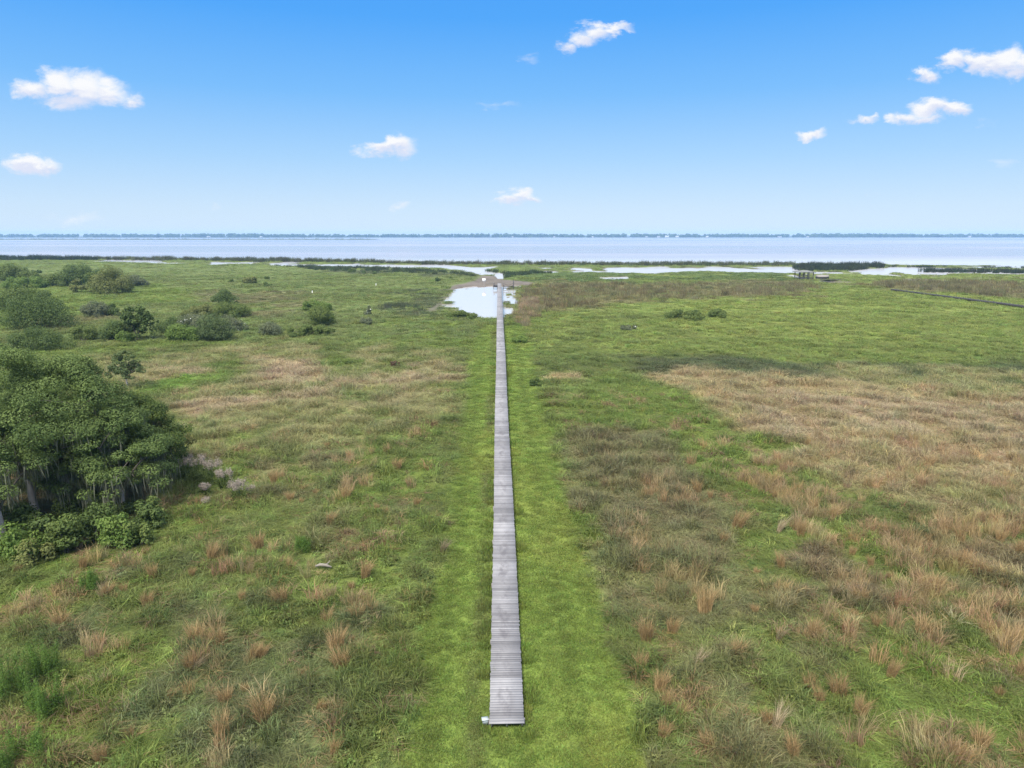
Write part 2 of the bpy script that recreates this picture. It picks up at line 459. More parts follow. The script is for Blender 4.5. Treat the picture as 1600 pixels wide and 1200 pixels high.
def simple(name, col, rough=.75, var=.25, scale=3.0, metal=0.0, bump=0.0):
    m, T = new_mat(name)
    out = T.n('ShaderNodeOutputMaterial'); p = T.n('ShaderNodeBsdfPrincipled'); T.l(p.outputs[0], out.inputs[0])
    tc = T.n('ShaderNodeTexCoord')
    f, _ = T.noise(tc.outputs['Object'], scale, 5, .6)
    T.l(T.mix(f, tuple(c * (1 - var) for c in col), tuple(c * (1 + var) for c in col)), p.inputs['Base Color'])
    p.inputs['Roughness'].default_value = rough; p.inputs['Metallic'].default_value = metal
    p.inputs['Specular IOR Level'].default_value = .3
    if bump:
        b = T.n('ShaderNodeBump'); b.inputs['Strength'].default_value = bump; T.l(f, b.inputs['Height']); T.l(b.outputs[0], p.inputs['Normal'])
    return m

def foliage(name, c1, c2, trans=.3, instancer=False, vary=.55, rough=.65):
    """leaf material: the tint runs between two leaf colours, face by face"""
    m, T = new_mat(name)
    out = T.n('ShaderNodeOutputMaterial')
    sh = T.n('ShaderNodeAttribute', attribute_name='shade').outputs['Fac']
    if instancer:
        base = T.n('ShaderNodeAttribute', attribute_name='tint', attribute_type='INSTANCER').outputs['Color']
        k = T.math('ADD', T.math('MULTIPLY', sh, vary), 1 - vary / 2)
        vm = T.n('ShaderNodeVectorMath', operation='SCALE'); T.l(base, vm.inputs[0]); T.l(k, vm.inputs['Scale'])
        col = vm.outputs[0]
    else:
        col = T.mix(sh, c1, c2)
    d = T.n('ShaderNodeBsdfPrincipled'); T.l(col, d.inputs['Base Color']); d.inputs['Roughness'].default_value = rough
    d.inputs['Specular IOR Level'].default_value = .25
    t = T.n('ShaderNodeBsdfTranslucent'); T.l(col, t.inputs[0])
    mx = T.n('ShaderNodeMixShader'); mx.inputs[0].default_value = trans
    T.l(d.outputs[0], mx.inputs[1]); T.l(t.outputs[0], mx.inputs[2]); T.l(mx.outputs[0], out.inputs[0])
    return m

M = {}
M['grass'] = foliage('grass_blades', None, None, .38, True, .6)
M['oak_leaf'] = foliage('oak_leaf', (.058, .100, .026), (.155, .212, .060), .35)
M['oak_dark'] = foliage('dark_tree_leaf', (.042, .080, .018), (.140, .185, .040), .35)
M['olive_leaf'] = foliage('olive_leaf', (.085, .090, .022), (.175, .160, .042))
M['bush_bright'] = foliage('bright_bush_leaf', (.075, .140, .026), (.180, .250, .056), .35)
M['bush_mid'] = foliage('bush_leaf', (.062, .104, .024), (.168, .212, .056), .35)
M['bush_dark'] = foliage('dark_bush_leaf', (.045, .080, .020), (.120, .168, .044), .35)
M['bush_grey'] = foliage('grey_bush_leaf', (.080, .104, .056), (.175, .195, .106), .35)
M['bush_blue'] = foliage('blue_green_leaf', (.056, .092, .034), (.138, .182, .064), .35)
M['bush_yellow'] = foliage('yellow_bush_leaf', (.100, .125, .034), (.205, .220, .072), .35)
M['brown_leaf'] = foliage('brown_leaf', (.090, .058, .038), (.160, .105, .062))
M['fennel'] = foliage('feathery_plant_leaf', (.055, .115, .018), (.125, .220, .036), .35)
M['moss'] = foliage('hanging_moss', (.105, .115, .075), (.185, .190, .135), .3)
M['rust'] = foliage('rust_grass', (.220, .148, .066), (.440, .312, .155), .25)
M['straw'] = foliage('straw_grass', (.230, .180, .105), (.430, .350, .225), .25)
M['plume'] = foliage('plume_grass', (.230, .195, .165), (.370, .320, .275), .3)
M['bark'] = simple('pale_bark', (.36, .32, .29), .9, .35, 2.5, bump=.4)
M['bark_dark'] = simple('dark_bark', (.10, .085, .07), .9, .3, 3)
M['white'] = simple('white_paint', (.78, .78, .76), .5, .06, 2)
M['post'] = simple('weathered_post', (.20, .185, .185), .85, .3, 4)
M['darkwood'] = simple('dark_weathered_wood', (.058, .054, .055), .8, .3, 4)
M['flower'] = simple('white_blossom', (.75, .76, .74), .6, .1, 3)
M['log'] = simple('bleached_wood', (.20, .18, .155), .85, .3, 5, bump=.3)

def ground_mat():
    m, T = new_mat('ground_cover')
    out = T.n('ShaderNodeOutputMaterial'); p = T.n('ShaderNodeBsdfPrincipled'); T.l(p.outputs[0], out.inputs[0])
    tint = T.n('ShaderNodeAttribute', attribute_name='tint').outputs['Color']
    geo = T.n('ShaderNodeNewGeometry')
    f1, _ = T.noise(geo.outputs['Position'], 9.0, 6, .65)
    f2, _ = T.noise(geo.outputs['Position'], .8, 5, .6)
    k = T.math('MULTIPLY', T.math('ADD', T.math('MULTIPLY', f1, 1.3), .35), T.math('ADD', T.math('MULTIPLY', f2, .7), .65))
    vm = T.n('ShaderNodeVectorMath', operation='SCALE'); T.l(tint, vm.inputs[0]); T.l(k, vm.inputs['Scale'])
    T.l(vm.outputs[0], p.inputs['Base Color'])
    p.inputs['Roughness'].default_value = .95; p.inputs['Specular IOR Level'].default_value = .1
    b = T.n('ShaderNodeBump'); b.inputs['Strength'].default_value = .5; b.inputs['Distance'].default_value = .12
    T.l(f1, b.inputs['Height']); T.l(b.outputs[0], p.inputs['Normal'])
    return m

def water_mat(name, sheen_col, rough, bump, mixf, stretch, ior):
    m, T = new_mat(name)
    out = T.n('ShaderNodeOutputMaterial'); p = T.n('ShaderNodeBsdfPrincipled'); T.l(p.outputs[0], out.inputs[0])
    geo = T.n('ShaderNodeNewGeometry')
    v = T.vmath('MULTIPLY', geo.outputs['Position'], stretch)
    f, _ = T.noise(v, 1.0, 5, .6)
    g, _ = T.noise(T.vmath('MULTIPLY', geo.outputs['Position'], (1.2, 2.2, 1)), .9, 3, .5)
    sy_ = T.n('ShaderNodeSeparateXYZ'); T.l(geo.outputs['Position'], sy_.inputs[0])
    calm_sheen = T.ss(sy_.outputs[1], 430, 560, 1.0, 0.0)  # near water painted paler, for the bright sky that still water reflects
    wc = T.mix(T.ss(f, .35, .65), tuple(c * (1 - mixf) for c in sheen_col), tuple(min(.95, c * (1 + mixf)) for c in sheen_col))  # reflected sky and its wind streaks put into the base colour
    T.l(T.mix(calm_sheen, wc, (.39, .385, .40)), p.inputs['Base Color'])
    T.l(T.ss(f, .35, .65, rough * .8, rough * 1.4), p.inputs['Roughness'])
    p.inputs['IOR'].default_value = ior
    b = T.n('ShaderNodeBump'); b.inputs['Strength'].default_value = bump; b.inputs['Distance'].default_value = .05
    T.l(g, b.inputs['Height']); T.l(b.outputs[0], p.inputs['Normal'])
    return m
M['lake'] = water_mat('lake_water', (.245, .243, .285), .18, .35, .26, (.0009, .006, 1), 1.22)
M['pond'] = water_mat('pond_water', (.49, .47, .46), .03, .02, .06, (.05, .05, 1), 1.15)

# ------------------------------------------------------------------ ground and water sheets
def build_ground():
    ys = [-30.0]
    while ys[-1] < 8: ys.append(ys[-1] + 2)
    while ys[-1] < 640: ys.append(ys[-1] * 1.0058 if ys[-1] > 17 else ys[-1] + .25)
    while ys[-1] < 9000: ys.append(ys[-1] * 1.06)
    ys = np.array(ys)
    t = np.linspace(-1, 1, 421); t = np.sign(t) * (np.abs(t) ** 1.15)
    half = 1.15 * np.abs(ys) + 22 + np.clip(8 - ys, 0, 40)
    X = t[None] * half[:, None] + (ys[:, None] * 0.02); Y = np.repeat(ys[:, None], len(t), 1)
    Xf, Yf = X.ravel(), Y.ravel()
    w = water_mask(Xf, Yf)
    col, mown, dry = plan(Xf, Yf)
    near = (Yf > 110) & (Yf < 480)
    mud = np.zeros(Xf.shape); mud[near] = sstep(sdist(Xf[near], Yf[near] + (fbm(Xf[near], Yf[near], 5, 88) - .5) * 8, MUDBAR), -1.5, 2)
    mud = np.maximum(mud, sstep(w, .02, .25) * .9)
    col = col * .8
    col = col * (1 - mud[:, None]) + np.array(MUD) * (.65 + .7 * fbm(Xf, Yf * .5, 3, 86, 3))[:, None] * mud[:, None]
    Z = ground_z(Xf, Yf, w)
    nr, nc = X.shape
    i = np.arange(nr - 1)[:, None] * nc + np.arange(nc - 1)[None]
    F = np.stack([i, i + 1, i + nc + 1, i + nc], -1).reshape(-1, 4)
    me = quads_mesh('ground', np.stack([Xf, Yf, Z], 1), F, ground_mat(), col_attr=col, smooth=True)
    tag(link('ground', me), kind='structure', label='wide flat marsh meadow of green and tan grass', cat='ground')
build_ground()

def sheet(name, x0, x1, y0, y1, z, mat, label, cat):
    me = quads_mesh(name, [[x0, y0, z], [x1, y0, z], [x1, y1, z], [x0, y1, z]], [[0, 1, 2, 3]], mat)
    return tag(link(name, me), label, cat, kind='structure')
PY1 = gp(770, 440.5, WATER_Z)[1]
sheet('pond', -60, 60, 110, PY1, WATER_Z, M['pond'], 'pale still pond the boardwalk crosses before the lake', 'pond')
sheet('lake', -9000, 9000, PY1, 9000, WATER_Z, M['lake'], 'wide pale lake stretching to the far wooded shore', 'lake')

# ------------------------------------------------------------------ grass prototypes (kept out of the scene, used by the scattered ground cover)
def blades(n, h, rad, w, lean, hvar=.35, curve=.5, seed=0, up=1.0):
    g = np.random.default_rng(seed)
    th = g.uniform(0, 2 * np.pi, n); r = rad * np.sqrt(g.uniform(0, 1, n))
    base = np.stack([r * np.cos(th), r * np.sin(th), np.zeros(n)], 1)
    dth = th + g.normal(0, .9, n)
    L = h * g.uniform(1 - hvar, 1 + hvar, n)
    ln = np.abs(g.normal(lean, lean * .5, n))
    d = np.stack([np.cos(dth), np.sin(dth), np.zeros(n)], 1)
    mid = base + d * (ln * L * .35)[:, None] + np.array([0, 0, 1.]) * (L * .62 * up)[:, None]
    tip = base + d * (ln * L * (.8 + curve))[:, None] + np.array([0, 0, 1.]) * (L * np.clip(1 - curve * ln * .6, .35, 1) * up)[:, None]
    sth = g.uniform(0, np.pi, n); sd = np.stack([np.cos(sth), np.sin(sth), np.zeros(n)], 1)
    W = (w * g.uniform(.7, 1.3, n))[:, None]
    V = np.stack([base - sd * W * .5, base + sd * W * .5, mid + sd * W * .5, mid - sd * W * .5, tip + sd * W * .12, tip - sd * W * .12], 1).reshape(-1, 3)
    o = np.arange(n)[:, None] * 6
    F = np.concatenate([o + [0, 1, 2, 3], o + [3, 2, 4, 5]])
    s = g.uniform(0, 1, n)
    return V, F, np.concatenate([s, s])

def leaf_cards(cent, size, g, upb=.5, asp=.5, out=None):
    n = len(cent)
    nn = g.normal(0, 1, (n, 3)); nn[:, 2] = np.abs(nn[:, 2]) + upb
    if out is not None: nn = nn * .55 + out * 1.1
    nn = nn + 0; nn /= np.linalg.norm(nn, axis=1)[:, None]
    t = np.cross(nn, g.normal(0, 1, (n, 3))); t /= np.linalg.norm(t, axis=1)[:, None] + 1e-9
    b = np.cross(nn, t)
    s = (size * g.uniform(.65, 1.35, n))[:, None]
    V = np.stack([cent - t * s * .5, cent + b * s * asp * .5 + nn * s * .06, cent + t * s * .5, cent - b * s * asp * .5 + nn * s * .06], 1).reshape(-1, 3)
    F = np.arange(4 * n).reshape(-1, 4)
    return V, F

def proto_col(name, parts):
    col = bpy.data.collections.new(name)
    for i, (V, F, a) in enumerate(parts):
        o = bpy.data.objects.new('grass_tuft', quads_mesh('grass_tuft', V, F, M['grass'], a)); col.objects.link(o)
    return col

def weeds(n, h, rad, size, seed):
    g = np.random.default_rng(seed)
    d = g.normal(0, 1, (n, 3)); d[:, 2] = np.abs(d[:, 2]); d /= np.linalg.norm(d, axis=1)[:, None]
    c = d * (g.uniform(.3, 1, n) ** .5)[:, None] * (rad, rad, h)
    V, F = leaf_cards(c, size, g, .7, .55)
    return V, F, g.uniform(0, 1, n)

P_TURF = proto_col('turf_tufts', [blades(60, .065, .28, .020, .55, seed=s) for s in range(4)])
P_TALL = proto_col('tall_tufts', [blades(44, .40, .24, .022, .75, .45, .9, seed=10 + s) for s in range(5)])
P_WEED = proto_col('weed_tufts', [weeds(70, .34, .30, .11, 20 + s) for s in range(4)])
P_DRY = proto_col('dry_tufts', [blades(52, .46, .30, .018, .5, .5, .8, seed=30 + s) for s in range(4)])
P_RUST = proto_col('rusty_tufts', [blades(70, .72, .26, .014, .22, .45, .6, seed=60 + s) for s in range(4)])
P_FAR = proto_col('far_tufts', [tuple(np.concatenate(q) for q in zip(*[(a[0], a[1], a[2]), (b[0], b[1] + len(a[0]), b[2])])) for a, b in
                  [(blades(40, .5, .8, .05, .6, .4, .8, seed=40 + s), weeds(40, .38, .8, .2, 45 + s)) for s in range(4)]])
P_REED = proto_col('reed_tufts', [blades(46, 1.9, .75, .05, .12, .3, .3, seed=50 + s) for s in range(4)])

def scatter(name, pts, rotz, scl, tint, idx, protos, label, cat):
    """uncountable ground cover: one object whose points carry tufts"""
    n = len(pts)
    me = bpy.data.meshes.new(name)
    me.vertices.add(n); me.vertices.foreach_set('co', np.ascontiguousarray(pts, np.float32).ravel())
    tilt = rng.normal(0, .10, (n, 2))
    a = me.attributes.new('rot', 'FLOAT_VECTOR', 'POINT'); a.data.foreach_set('vector', np.stack([tilt[:, 0], tilt[:, 1], rotz], 1).astype(np.float32).ravel())
    a = me.attributes.new('scl', 'FLOAT_VECTOR', 'POINT'); a.data.foreach_set('vector', np.ascontiguousarray(scl, np.float32).ravel())
    a = me.attributes.new('pick', 'INT', 'POINT'); a.data.foreach_set('value', np.ascontiguousarray(idx, np.int32))
    c4 = np.ones((n, 4), np.float32); c4[:, :3] = tint
    a = me.attributes.new('tint', 'FLOAT_COLOR', 'POINT'); a.data.foreach_set('color', c4.ravel())
    me.materials.append(M['grass'])
    o = link(name, me)
    ng = bpy.data.node_groups.new(name, 'GeometryNodeTree')
    ng.interface.new_socket('Geometry', in_out='INPUT', socket_type='NodeSocketGeometry')
    ng.interface.new_socket('Geometry', in_out='OUTPUT', socket_type='NodeSocketGeometry')
    N = ng.nodes; L = ng.links
    gi, go = N.new('NodeGroupInput'), N.new('NodeGroupOutput')
    ci = N.new('GeometryNodeCollectionInfo'); ci.inputs['Collection'].default_value = protos
    ci.inputs['Separate Children'].default_value = True; ci.inputs['Reset Children'].default_value = True
    iop = N.new('GeometryNodeInstanceOnPoints'); iop.inputs['Pick Instance'].default_value = True
    def attr(nm, ty):
        q = N.new('GeometryNodeInputNamedAttribute'); q.data_type = ty; q.inputs['Name'].default_value = nm; return q.outputs['Attribute']
    e2r = N.new('FunctionNodeEulerToRotation')
    L.new(gi.outputs[0], iop.inputs['Points']); L.new(ci.outputs[0], iop.inputs['Instance'])
    L.new(attr('pick', 'INT'), iop.inputs['Instance Index'])
    L.new(attr('rot', 'FLOAT_VECTOR'), e2r.inputs[0]); L.new(e2r.outputs[0], iop.inputs['Rotation'])
    L.new(attr('scl', 'FLOAT_VECTOR'), iop.inputs['Scale'])
    L.new(iop.outputs[0], go.inputs[0])
    md = o.modifiers.new('cover', 'NODES'); md.node_group = ng
    return tag(o, label, cat, kind='stuff')

def sample_band(y0, y1, dens, xlim=None):
    hw = lambda y: .86 * y + 9
    if xlim: area = (y1 - y0) * (xlim[1] - xlim[0])
    else: area = .86 * (y1 * y1 - y0 * y0) + 18 * (y1 - y0)
    n = int(area * dens)
    Y = np.sqrt(rng.uniform(0, 1, n) * (y1 * y1 - y0 * y0) + y0 * y0) if not xlim else rng.uniform(y0, y1, n)
    X = rng.uniform(-1, 1, n) * hw(Y) + Y * .02 if not xlim else rng.uniform(*xlim, n)
    return X, Y

def jitter(col, amt=.22):
    n = len(col)
    k = np.exp(rng.normal(0, 1, n) * amt)[:, None]
    hue = 1 + rng.normal(0, .07, (n, 3))
    return np.clip(col * k * hue, .005, .9)

DECK_END = gp(781, 442.5, .9)[1]
DECK_START = gp(790, 1130, .27)[1]
def build_cover():
    # mown strip on both sides of the walk
    parts = []
    for y0, y1, d, k in ((5, 14, 14, 1.3), (14, 32, 30, 1.0), (32, 52, 17, 1.25), (52, 85, 8, 1.7), (85, 136, 3.5, 2.4)):
        X, Y = sample_band(y0, y1, d, (-5.3, 5.8))
        parts.append((X, Y, np.full(len(X), k)))
    X, Y, K = (np.concatenate(q) for q in zip(*parts))
    col, mown, dry = plan(X, Y)
    on_walk = (np.abs(X) < .60) & (Y > DECK_START - .05)
    keep = (mown > rng.uniform(.3, .7, len(X))) & ~on_walk
    X, Y, K, col = X[keep], Y[keep], K[keep], col[keep]
    n = len(X)
    hh = rng.uniform(.6, 1.1, n)
    edge = (np.abs(X) < 1.0) & (fbm(X, Y, 1.6, 96, 3) > np.where(X < 0, .50, .58)); hh[edge] *= rng.uniform(1.6, 4.2, int(edge.sum()))
    scatter('mown_grass', np.stack([X, Y, ground_z(X, Y) - .01], 1), rng.uniform(0, 6.28, n), np.stack([K, K, hh * K ** .4], 1), jitter(col, .11), rng.integers(0, 4, n), P_TURF,
            'short bright green mown grass strip along both sides of the boardwalk', 'grass')
    # everything else
    parts = []
    for y0, y1, d, k in ((4, 13, 7, 1.2), (13, 30, 14, 1.0), (30, 45, 9, 1.15), (45, 70, 5.5, 1.4), (70, 105, 2.6, 1.9), (105, 150, 1.3, 2.4)):
        X, Y = sample_band(y0, y1, d)
        parts.append((X, Y, np.full(len(X), k)))
    X, Y, K = (np.concatenate(q) for q in zip(*parts))
    col, mown, dry = plan(X, Y); w = water_mask(X, Y)
    keep = (mown < rng.uniform(.3, .7, len(X))) & (w < .3)
    X, Y, K, col, dry, w = X[keep], Y[keep], K[keep], col[keep], dry[keep], w[keep]
    n = len(X); Z = ground_z(X, Y, w) - .02
    clump = fbm(X, Y, 1.6, 91, 3); lump = fbm(X, Y, 5.5, 92, 2)
    hgt = (.45 + 1.2 * sstep(clump, .4, .75) * np.interp(Y, [50, 100], [1, .45])) * (.7 + .6 * lump)
    isdry = (dry + rng.normal(0, .25, n)) > .55
    weed = ~isdry & (rng.uniform(0, 1, n) < sstep(fbm(X, Y, 3, 93, 3), .46, .62) * .7)
    tall = ~isdry & ~weed
    tint = jitter(col, np.interp(Y, [30, 80], [.26, .14]))
    odd = tall & (Y < 75) & (rng.uniform(0, 1, n) < .05 + .5 * sstep(fbm(X, Y, 2.6, 95, 3), .56, .72) * (np.abs(X) > 6))                  # a dry tuft here and there in the green
    tint[odd] = jitter(np.array([[.27, .195, .105]] * int(odd.sum())), .22)
    pts = np.stack([X, Y, Z], 1); rz = rng.uniform(0, 6.28, n)
    for nm, msk, pr, m, lab in (('meadow_grass', tall, P_TALL, 5, 'long uncut green grass covering the near meadow on both sides'),
                                ('meadow_weeds', weed, P_WEED, 4, 'low leafy green weeds growing through the near meadow grass'),
                                ('dry_grass', isdry, P_DRY, 4, 'tan and brown dry grass patches across the meadow')):
        q = np.where(msk)[0]
        kk = K[q] * (1.0 if nm != 'meadow_weeds' else .85)
        scatter(nm, pts[q], rz[q], np.stack([kk, kk, kk ** .45 * hgt[q]], 1), tint[q], rng.integers(0, m, len(q)), pr, lab, 'grass')
    # drifts of upright rusty grass
    X, Y = sample_band(14, 64, 7)
    _, mown, _ = plan(X, Y)
    right = sstep(X, 5, 9) * sstep(fbm(X, Y, 3.4, 97, 3) + .10 * sstep(X, 10, 22) - .06 * sstep(Y, 36, 48), .52, .66) * (1 - sstep(Y, 46, 58))
    left = sstep(-X, 5, 8) * sstep(fbm(X, Y, 2.4, 98, 3), .57, .70) * (1 - sstep(Y, 44, 56)) * .8
    keep = (mown < .2) & (rng.uniform(0, 1, len(X)) < np.maximum(right * (.25 + .5 * sstep(X, 8, 16)), left * .28))
    X, Y = X[keep], Y[keep]; n = len(X)
    hgt = rng.uniform(.55, 1.25, n)
    tint = np.array([[.34, .245, .125]]) * (1 - .35 * fbm(X, Y, 5, 99, 2)[:, None]) + np.array([[.06, .055, .03]])
    scatter('rusty_grass', np.stack([X, Y, ground_z(X, Y) - .02], 1), rng.uniform(0, 6.28, n), np.stack([hgt, hgt, hgt], 1), jitter(tint, .2), rng.integers(0, 4, n), P_RUST,
            'drifts of rust coloured upright dry grass in the near meadow', 'grass')
    # far marsh
    parts = []
    for y0, y1, d, k in ((150, 220, .75, 1.2), (220, 330, .42, 1.6), (330, 560, .22, 2.1)):
        X, Y = sample_band(y0, y1, d)
        parts.append((X, Y, np.full(len(X), k)))
    X, Y, K = (np.concatenate(q) for q in zip(*parts))
    w = water_mask(X, Y); col, mown, dry = plan(X, Y)
    mud = sdist(X, Y, MUDBAR) > 0
    keep = (w < .12) & ~mud & ~((np.abs(X) < 1.5) & (Y < DECK_END + 2))
    X, Y, K, col, w = X[keep], Y[keep], K[keep], col[keep], w[keep]
    n = len(X)
    hgt = (.35 + .9 * sstep(fbm(X, Y, 9, 94, 3), .42, .75)) * (1 - .72 * sstep(Y, 250, 340))
    scatter('marsh_grass', np.stack([X, Y, ground_z(X, Y, w) - .03], 1), rng.uniform(0, 6.28, n), np.stack([K, K, hgt], 1), jitter(col, .14), rng.integers(0, 4, n), P_FAR,
            'green marsh grass covering the far wetland up to the lake', 'grass')
build_cover()

def reed_bed(poly, dens, col, h, label, seed, spread=1.3, patch=.0):
    p = poly_world(poly, -.2); g = np.random.default_rng(seed)
    lo, hi = p.min(0), p.max(0)
    n = int((hi[0] - lo[0]) * (hi[1] - lo[1]) * dens)
    X, Y = g.uniform(lo[0], hi[0], n), g.uniform(lo[1], hi[1], n)
    s = sdist(X + (fbm(X, Y, 4, seed) - .5) * 4, Y + (fbm(X, Y, 5, seed + 1) - .5) * 10, p)
    keep = (s > 0) & (fbm(X, Y, 6, seed + 2, 3) > patch) & ~((np.abs(X) < 1.2) & (Y < DECK_END + 1))
    X, Y = X[keep], Y[keep]; n = len(X)
    hh = h / 1.9 * g.uniform(.65, 1.2, n) * (.75 + .5 * fbm(X, Y, 8, seed + 3, 2))
    scatter('reeds', np.stack([X, Y, np.full(n, WATER_Z - .05)], 1), g.uniform(0, 6.28, n), np.stack([np.full(n, spread), np.full(n, spread), hh], 1),
            jitter(np.array([col] * n), .25), g.integers(0, 4, n), P_REED, label, 'reeds')
DKR = (.040, .052, .030); BRR = (.175, .158, .078); OLR = (.085, .092, .046)
reed_bed([(-250, 403.5), (100, 404.3), (156, 405.3), (150, 407.2), (0, 407.3), (-250, 406.5)], .16, DKR, 2.6, 'dark reed belt along the lake edge at the far left', 201, 1.7)
reed_bed([(150, 404.2), (340, 405.8), (600, 409.3), (600, 411.2), (470, 410), (300, 407.8), (155, 405.6)], .14, OLR, 2.2, 'thin dark reed line between the left pools and the lake', 202, 1.7, .3)
reed_bed([(540, 411), (740, 411.6), (1000, 413.2), (1240, 413.4), (1240, 416), (1000, 415.8), (800, 414.5), (660, 413.3)], .16, OLR, 2.0, 'olive reed line on the lake edge beyond the boardwalk end', 203, 1.7, .33)
reed_bed([(1236, 417.5), (1260, 415), (1370, 415), (1386, 418), (1340, 422), (1320, 424), (1250, 424)], .2, DKR, 2.2, 'dense dark reed bed standing in the water behind the gazebo', 204, 1.5, .3)
reed_bed([(1380, 416), (1620, 418.5), (1620, 420.5), (1450, 417.8), (1380, 418)], .12, DKR, 1.2, 'thin broken reed line on the lake edge at the far right', 205, 1.5, .47)
reed_bed([(1440, 423.5), (1480, 423), (1620, 425), (1620, 427), (1440, 425.5)], .22, DKR, 1.8, 'dark reed strip in shallow water at the far right', 206, 1.5, .32)
reed_bed([(825, 446), (1000, 446), (1235, 445), (1290, 453), (1235, 466), (1080, 470), (930, 478), (830, 492), (812, 480)], .22, BRR, 1.5, 'tall brown marsh grass belt right of the pond', 207, 1.4, .40)
reed_bed([(1330, 446), (1430, 440), (1620, 446), (1620, 474), (1500, 460), (1400, 452)], .25, BRR, 1.6, 'brown marsh grass belt by the side walkway on the right', 208, 1.4, .36)
reed_bed([(812, 470), (838, 466), (842, 490), (826, 512), (805, 508), (806, 494)], .8, (.26, .20, .12), 1.3, 'tan reeds crowding the right bank of the pond', 209, .9)
reed_bed([(590, 482), (650, 478), (664, 490), (620, 497), (590, 494)],   .4, (.075, .092, .050), 1.4, 'dark upright reeds on the meadow left of the pond', 210, .9, .44)
reed_bed([(430, 416), (620, 419.8), (735, 428), (742, 433), (650, 428), (500, 424)], .13, (.052, .070, .032), 1.5, 'dark green reeds along the left side of the channel', 211, 1.6, .36)
reed_bed([(758, 423), (772, 426), (800, 428), (840, 426), (860, 428), (800, 433), (790, 436), (789, 428), (772, 424)], .3, (.05, .07, .03), 1.5, 'dark reeds where the channel bends behind the boardwalk end', 212, 1.5, .3)

# ------------------------------------------------------------------ the boardwalk
def plank_mat():
    m, T = new_mat('weathered_planks')
    out = T.n('ShaderNodeOutputMaterial'); p = T.n('ShaderNodeBsdfPrincipled'); T.l(p.outputs[0], out.inputs[0])
    sh = T.n('ShaderNodeAttribute', attribute_name='shade').outputs['Fac']
    tc = T.n('ShaderNodeTexCoord'); o = tc.outputs['Object']
    grain, _ = T.noise(T.vmath('MULTIPLY', o, (1.2, 42, 10)), 1.0, 4, .65)
    stain, _ = T.noise(T.vmath('MULTIPLY', o, (1.6, .9, 1)), 1.0, 5, .7)
    sep = T.n('ShaderNodeSeparateXYZ'); T.l(o, sep.inputs[0])
    mid = T.ss(T.math('ABSOLUTE', T.math('ADD', sep.outputs[0], T.math('MULTIPLY', T.math('SUBTRACT', stain, .5), .5))), .10, .52, 1, 0)
    col = T.mix(sh, (.130, .127, .134), (.325, .320, .336))
    dk = T.math('MULTIPLY', T.math('MULTIPLY', T.ss(stain, .42, .68), mid), .62)
    col = T.mix(dk, col, (.085, .080, .090))
    col = T.mix(T.math('MULTIPLY', T.ss(grain, .5, .75), .45), col, (.105, .098, .11))
    T.l(col, p.inputs['Base Color']); p.inputs['Roughness'].default_value = .85; p.inputs['Specular IOR Level'].default_value = .2
    b = T.n('ShaderNodeBump'); b.inputs['Strength'].default_value = .25; b.inputs['Distance'].default_value = .01; T.l(grain, b.inputs['Height']); T.l(b.outputs[0], p.inputs['Normal'])
    return m
M['plank'] = plank_mat()
def deck_z(y): return .27 + .63 * min(1, max(0, (y - DECK_START) / 90))
def build_walk():
    root = empty('boardwalk', (0, DECK_START, 0))
    tag(root, 'long narrow grey plank boardwalk running straight across the meadow to the pond', 'boardwalk')
    g = np.random.default_rng(5)
    d = MB(); y = 0.0; L = DECK_END - DECK_START; run = .5
    while y < L:
        if g.random() < .15: run = g.uniform(.1, 1.0)             # boards laid in batches that weathered alike
        w = .138
        wz = deck_z(y + DECK_START)
        a = float(np.clip(.55 * run + .45 * g.uniform(0, 1), 0, 1))
        d.box(g.normal(0, .008) + .03 * math.sin(y * .11) * min(1, y / 20), y + w / 2, wz - .018 + g.normal(0, .0025), 1.22 + g.normal(0, .012), w, .038, rz=g.normal(0, .004), a=a, rx=g.normal(0, .008))
        y += w + .004
    d.build('deck_boards', M['plank'], root)
    st = MB()
    for x in (-.54, 0, .54):
        for y in np.arange(0.06, L - 2, 4.8):
            z0, z1 = deck_z(y + DECK_START), deck_z(y + DECK_START + 4.8); e = min(4.79, L - y - .05)
            st.box(x, y + e / 2, (z0 + z1) / 2 - .115, .045, e, .145, rx=math.atan2(z1 - z0, 4.8))
    st.build('stringers', M['post'], root)
    for i, y in enumerate(np.arange(.3, L - 1, 4.8)):
        for x in (-.60, .60):
            gx = float(ground_z(np.array([x]), np.array([y + DECK_START]))[0])
            top = deck_z(y + DECK_START) - .045
            m = MB(); m.box(0, 0, (top + gx - .4) / 2, .085, .085, top - gx + .4)
            m.build('post', M['post'], root, (x * 1.0, y, 0))
build_walk()

def sy(px, py, z=0.0):
    x, y = gp(px, py, z); return float(x), float(y)

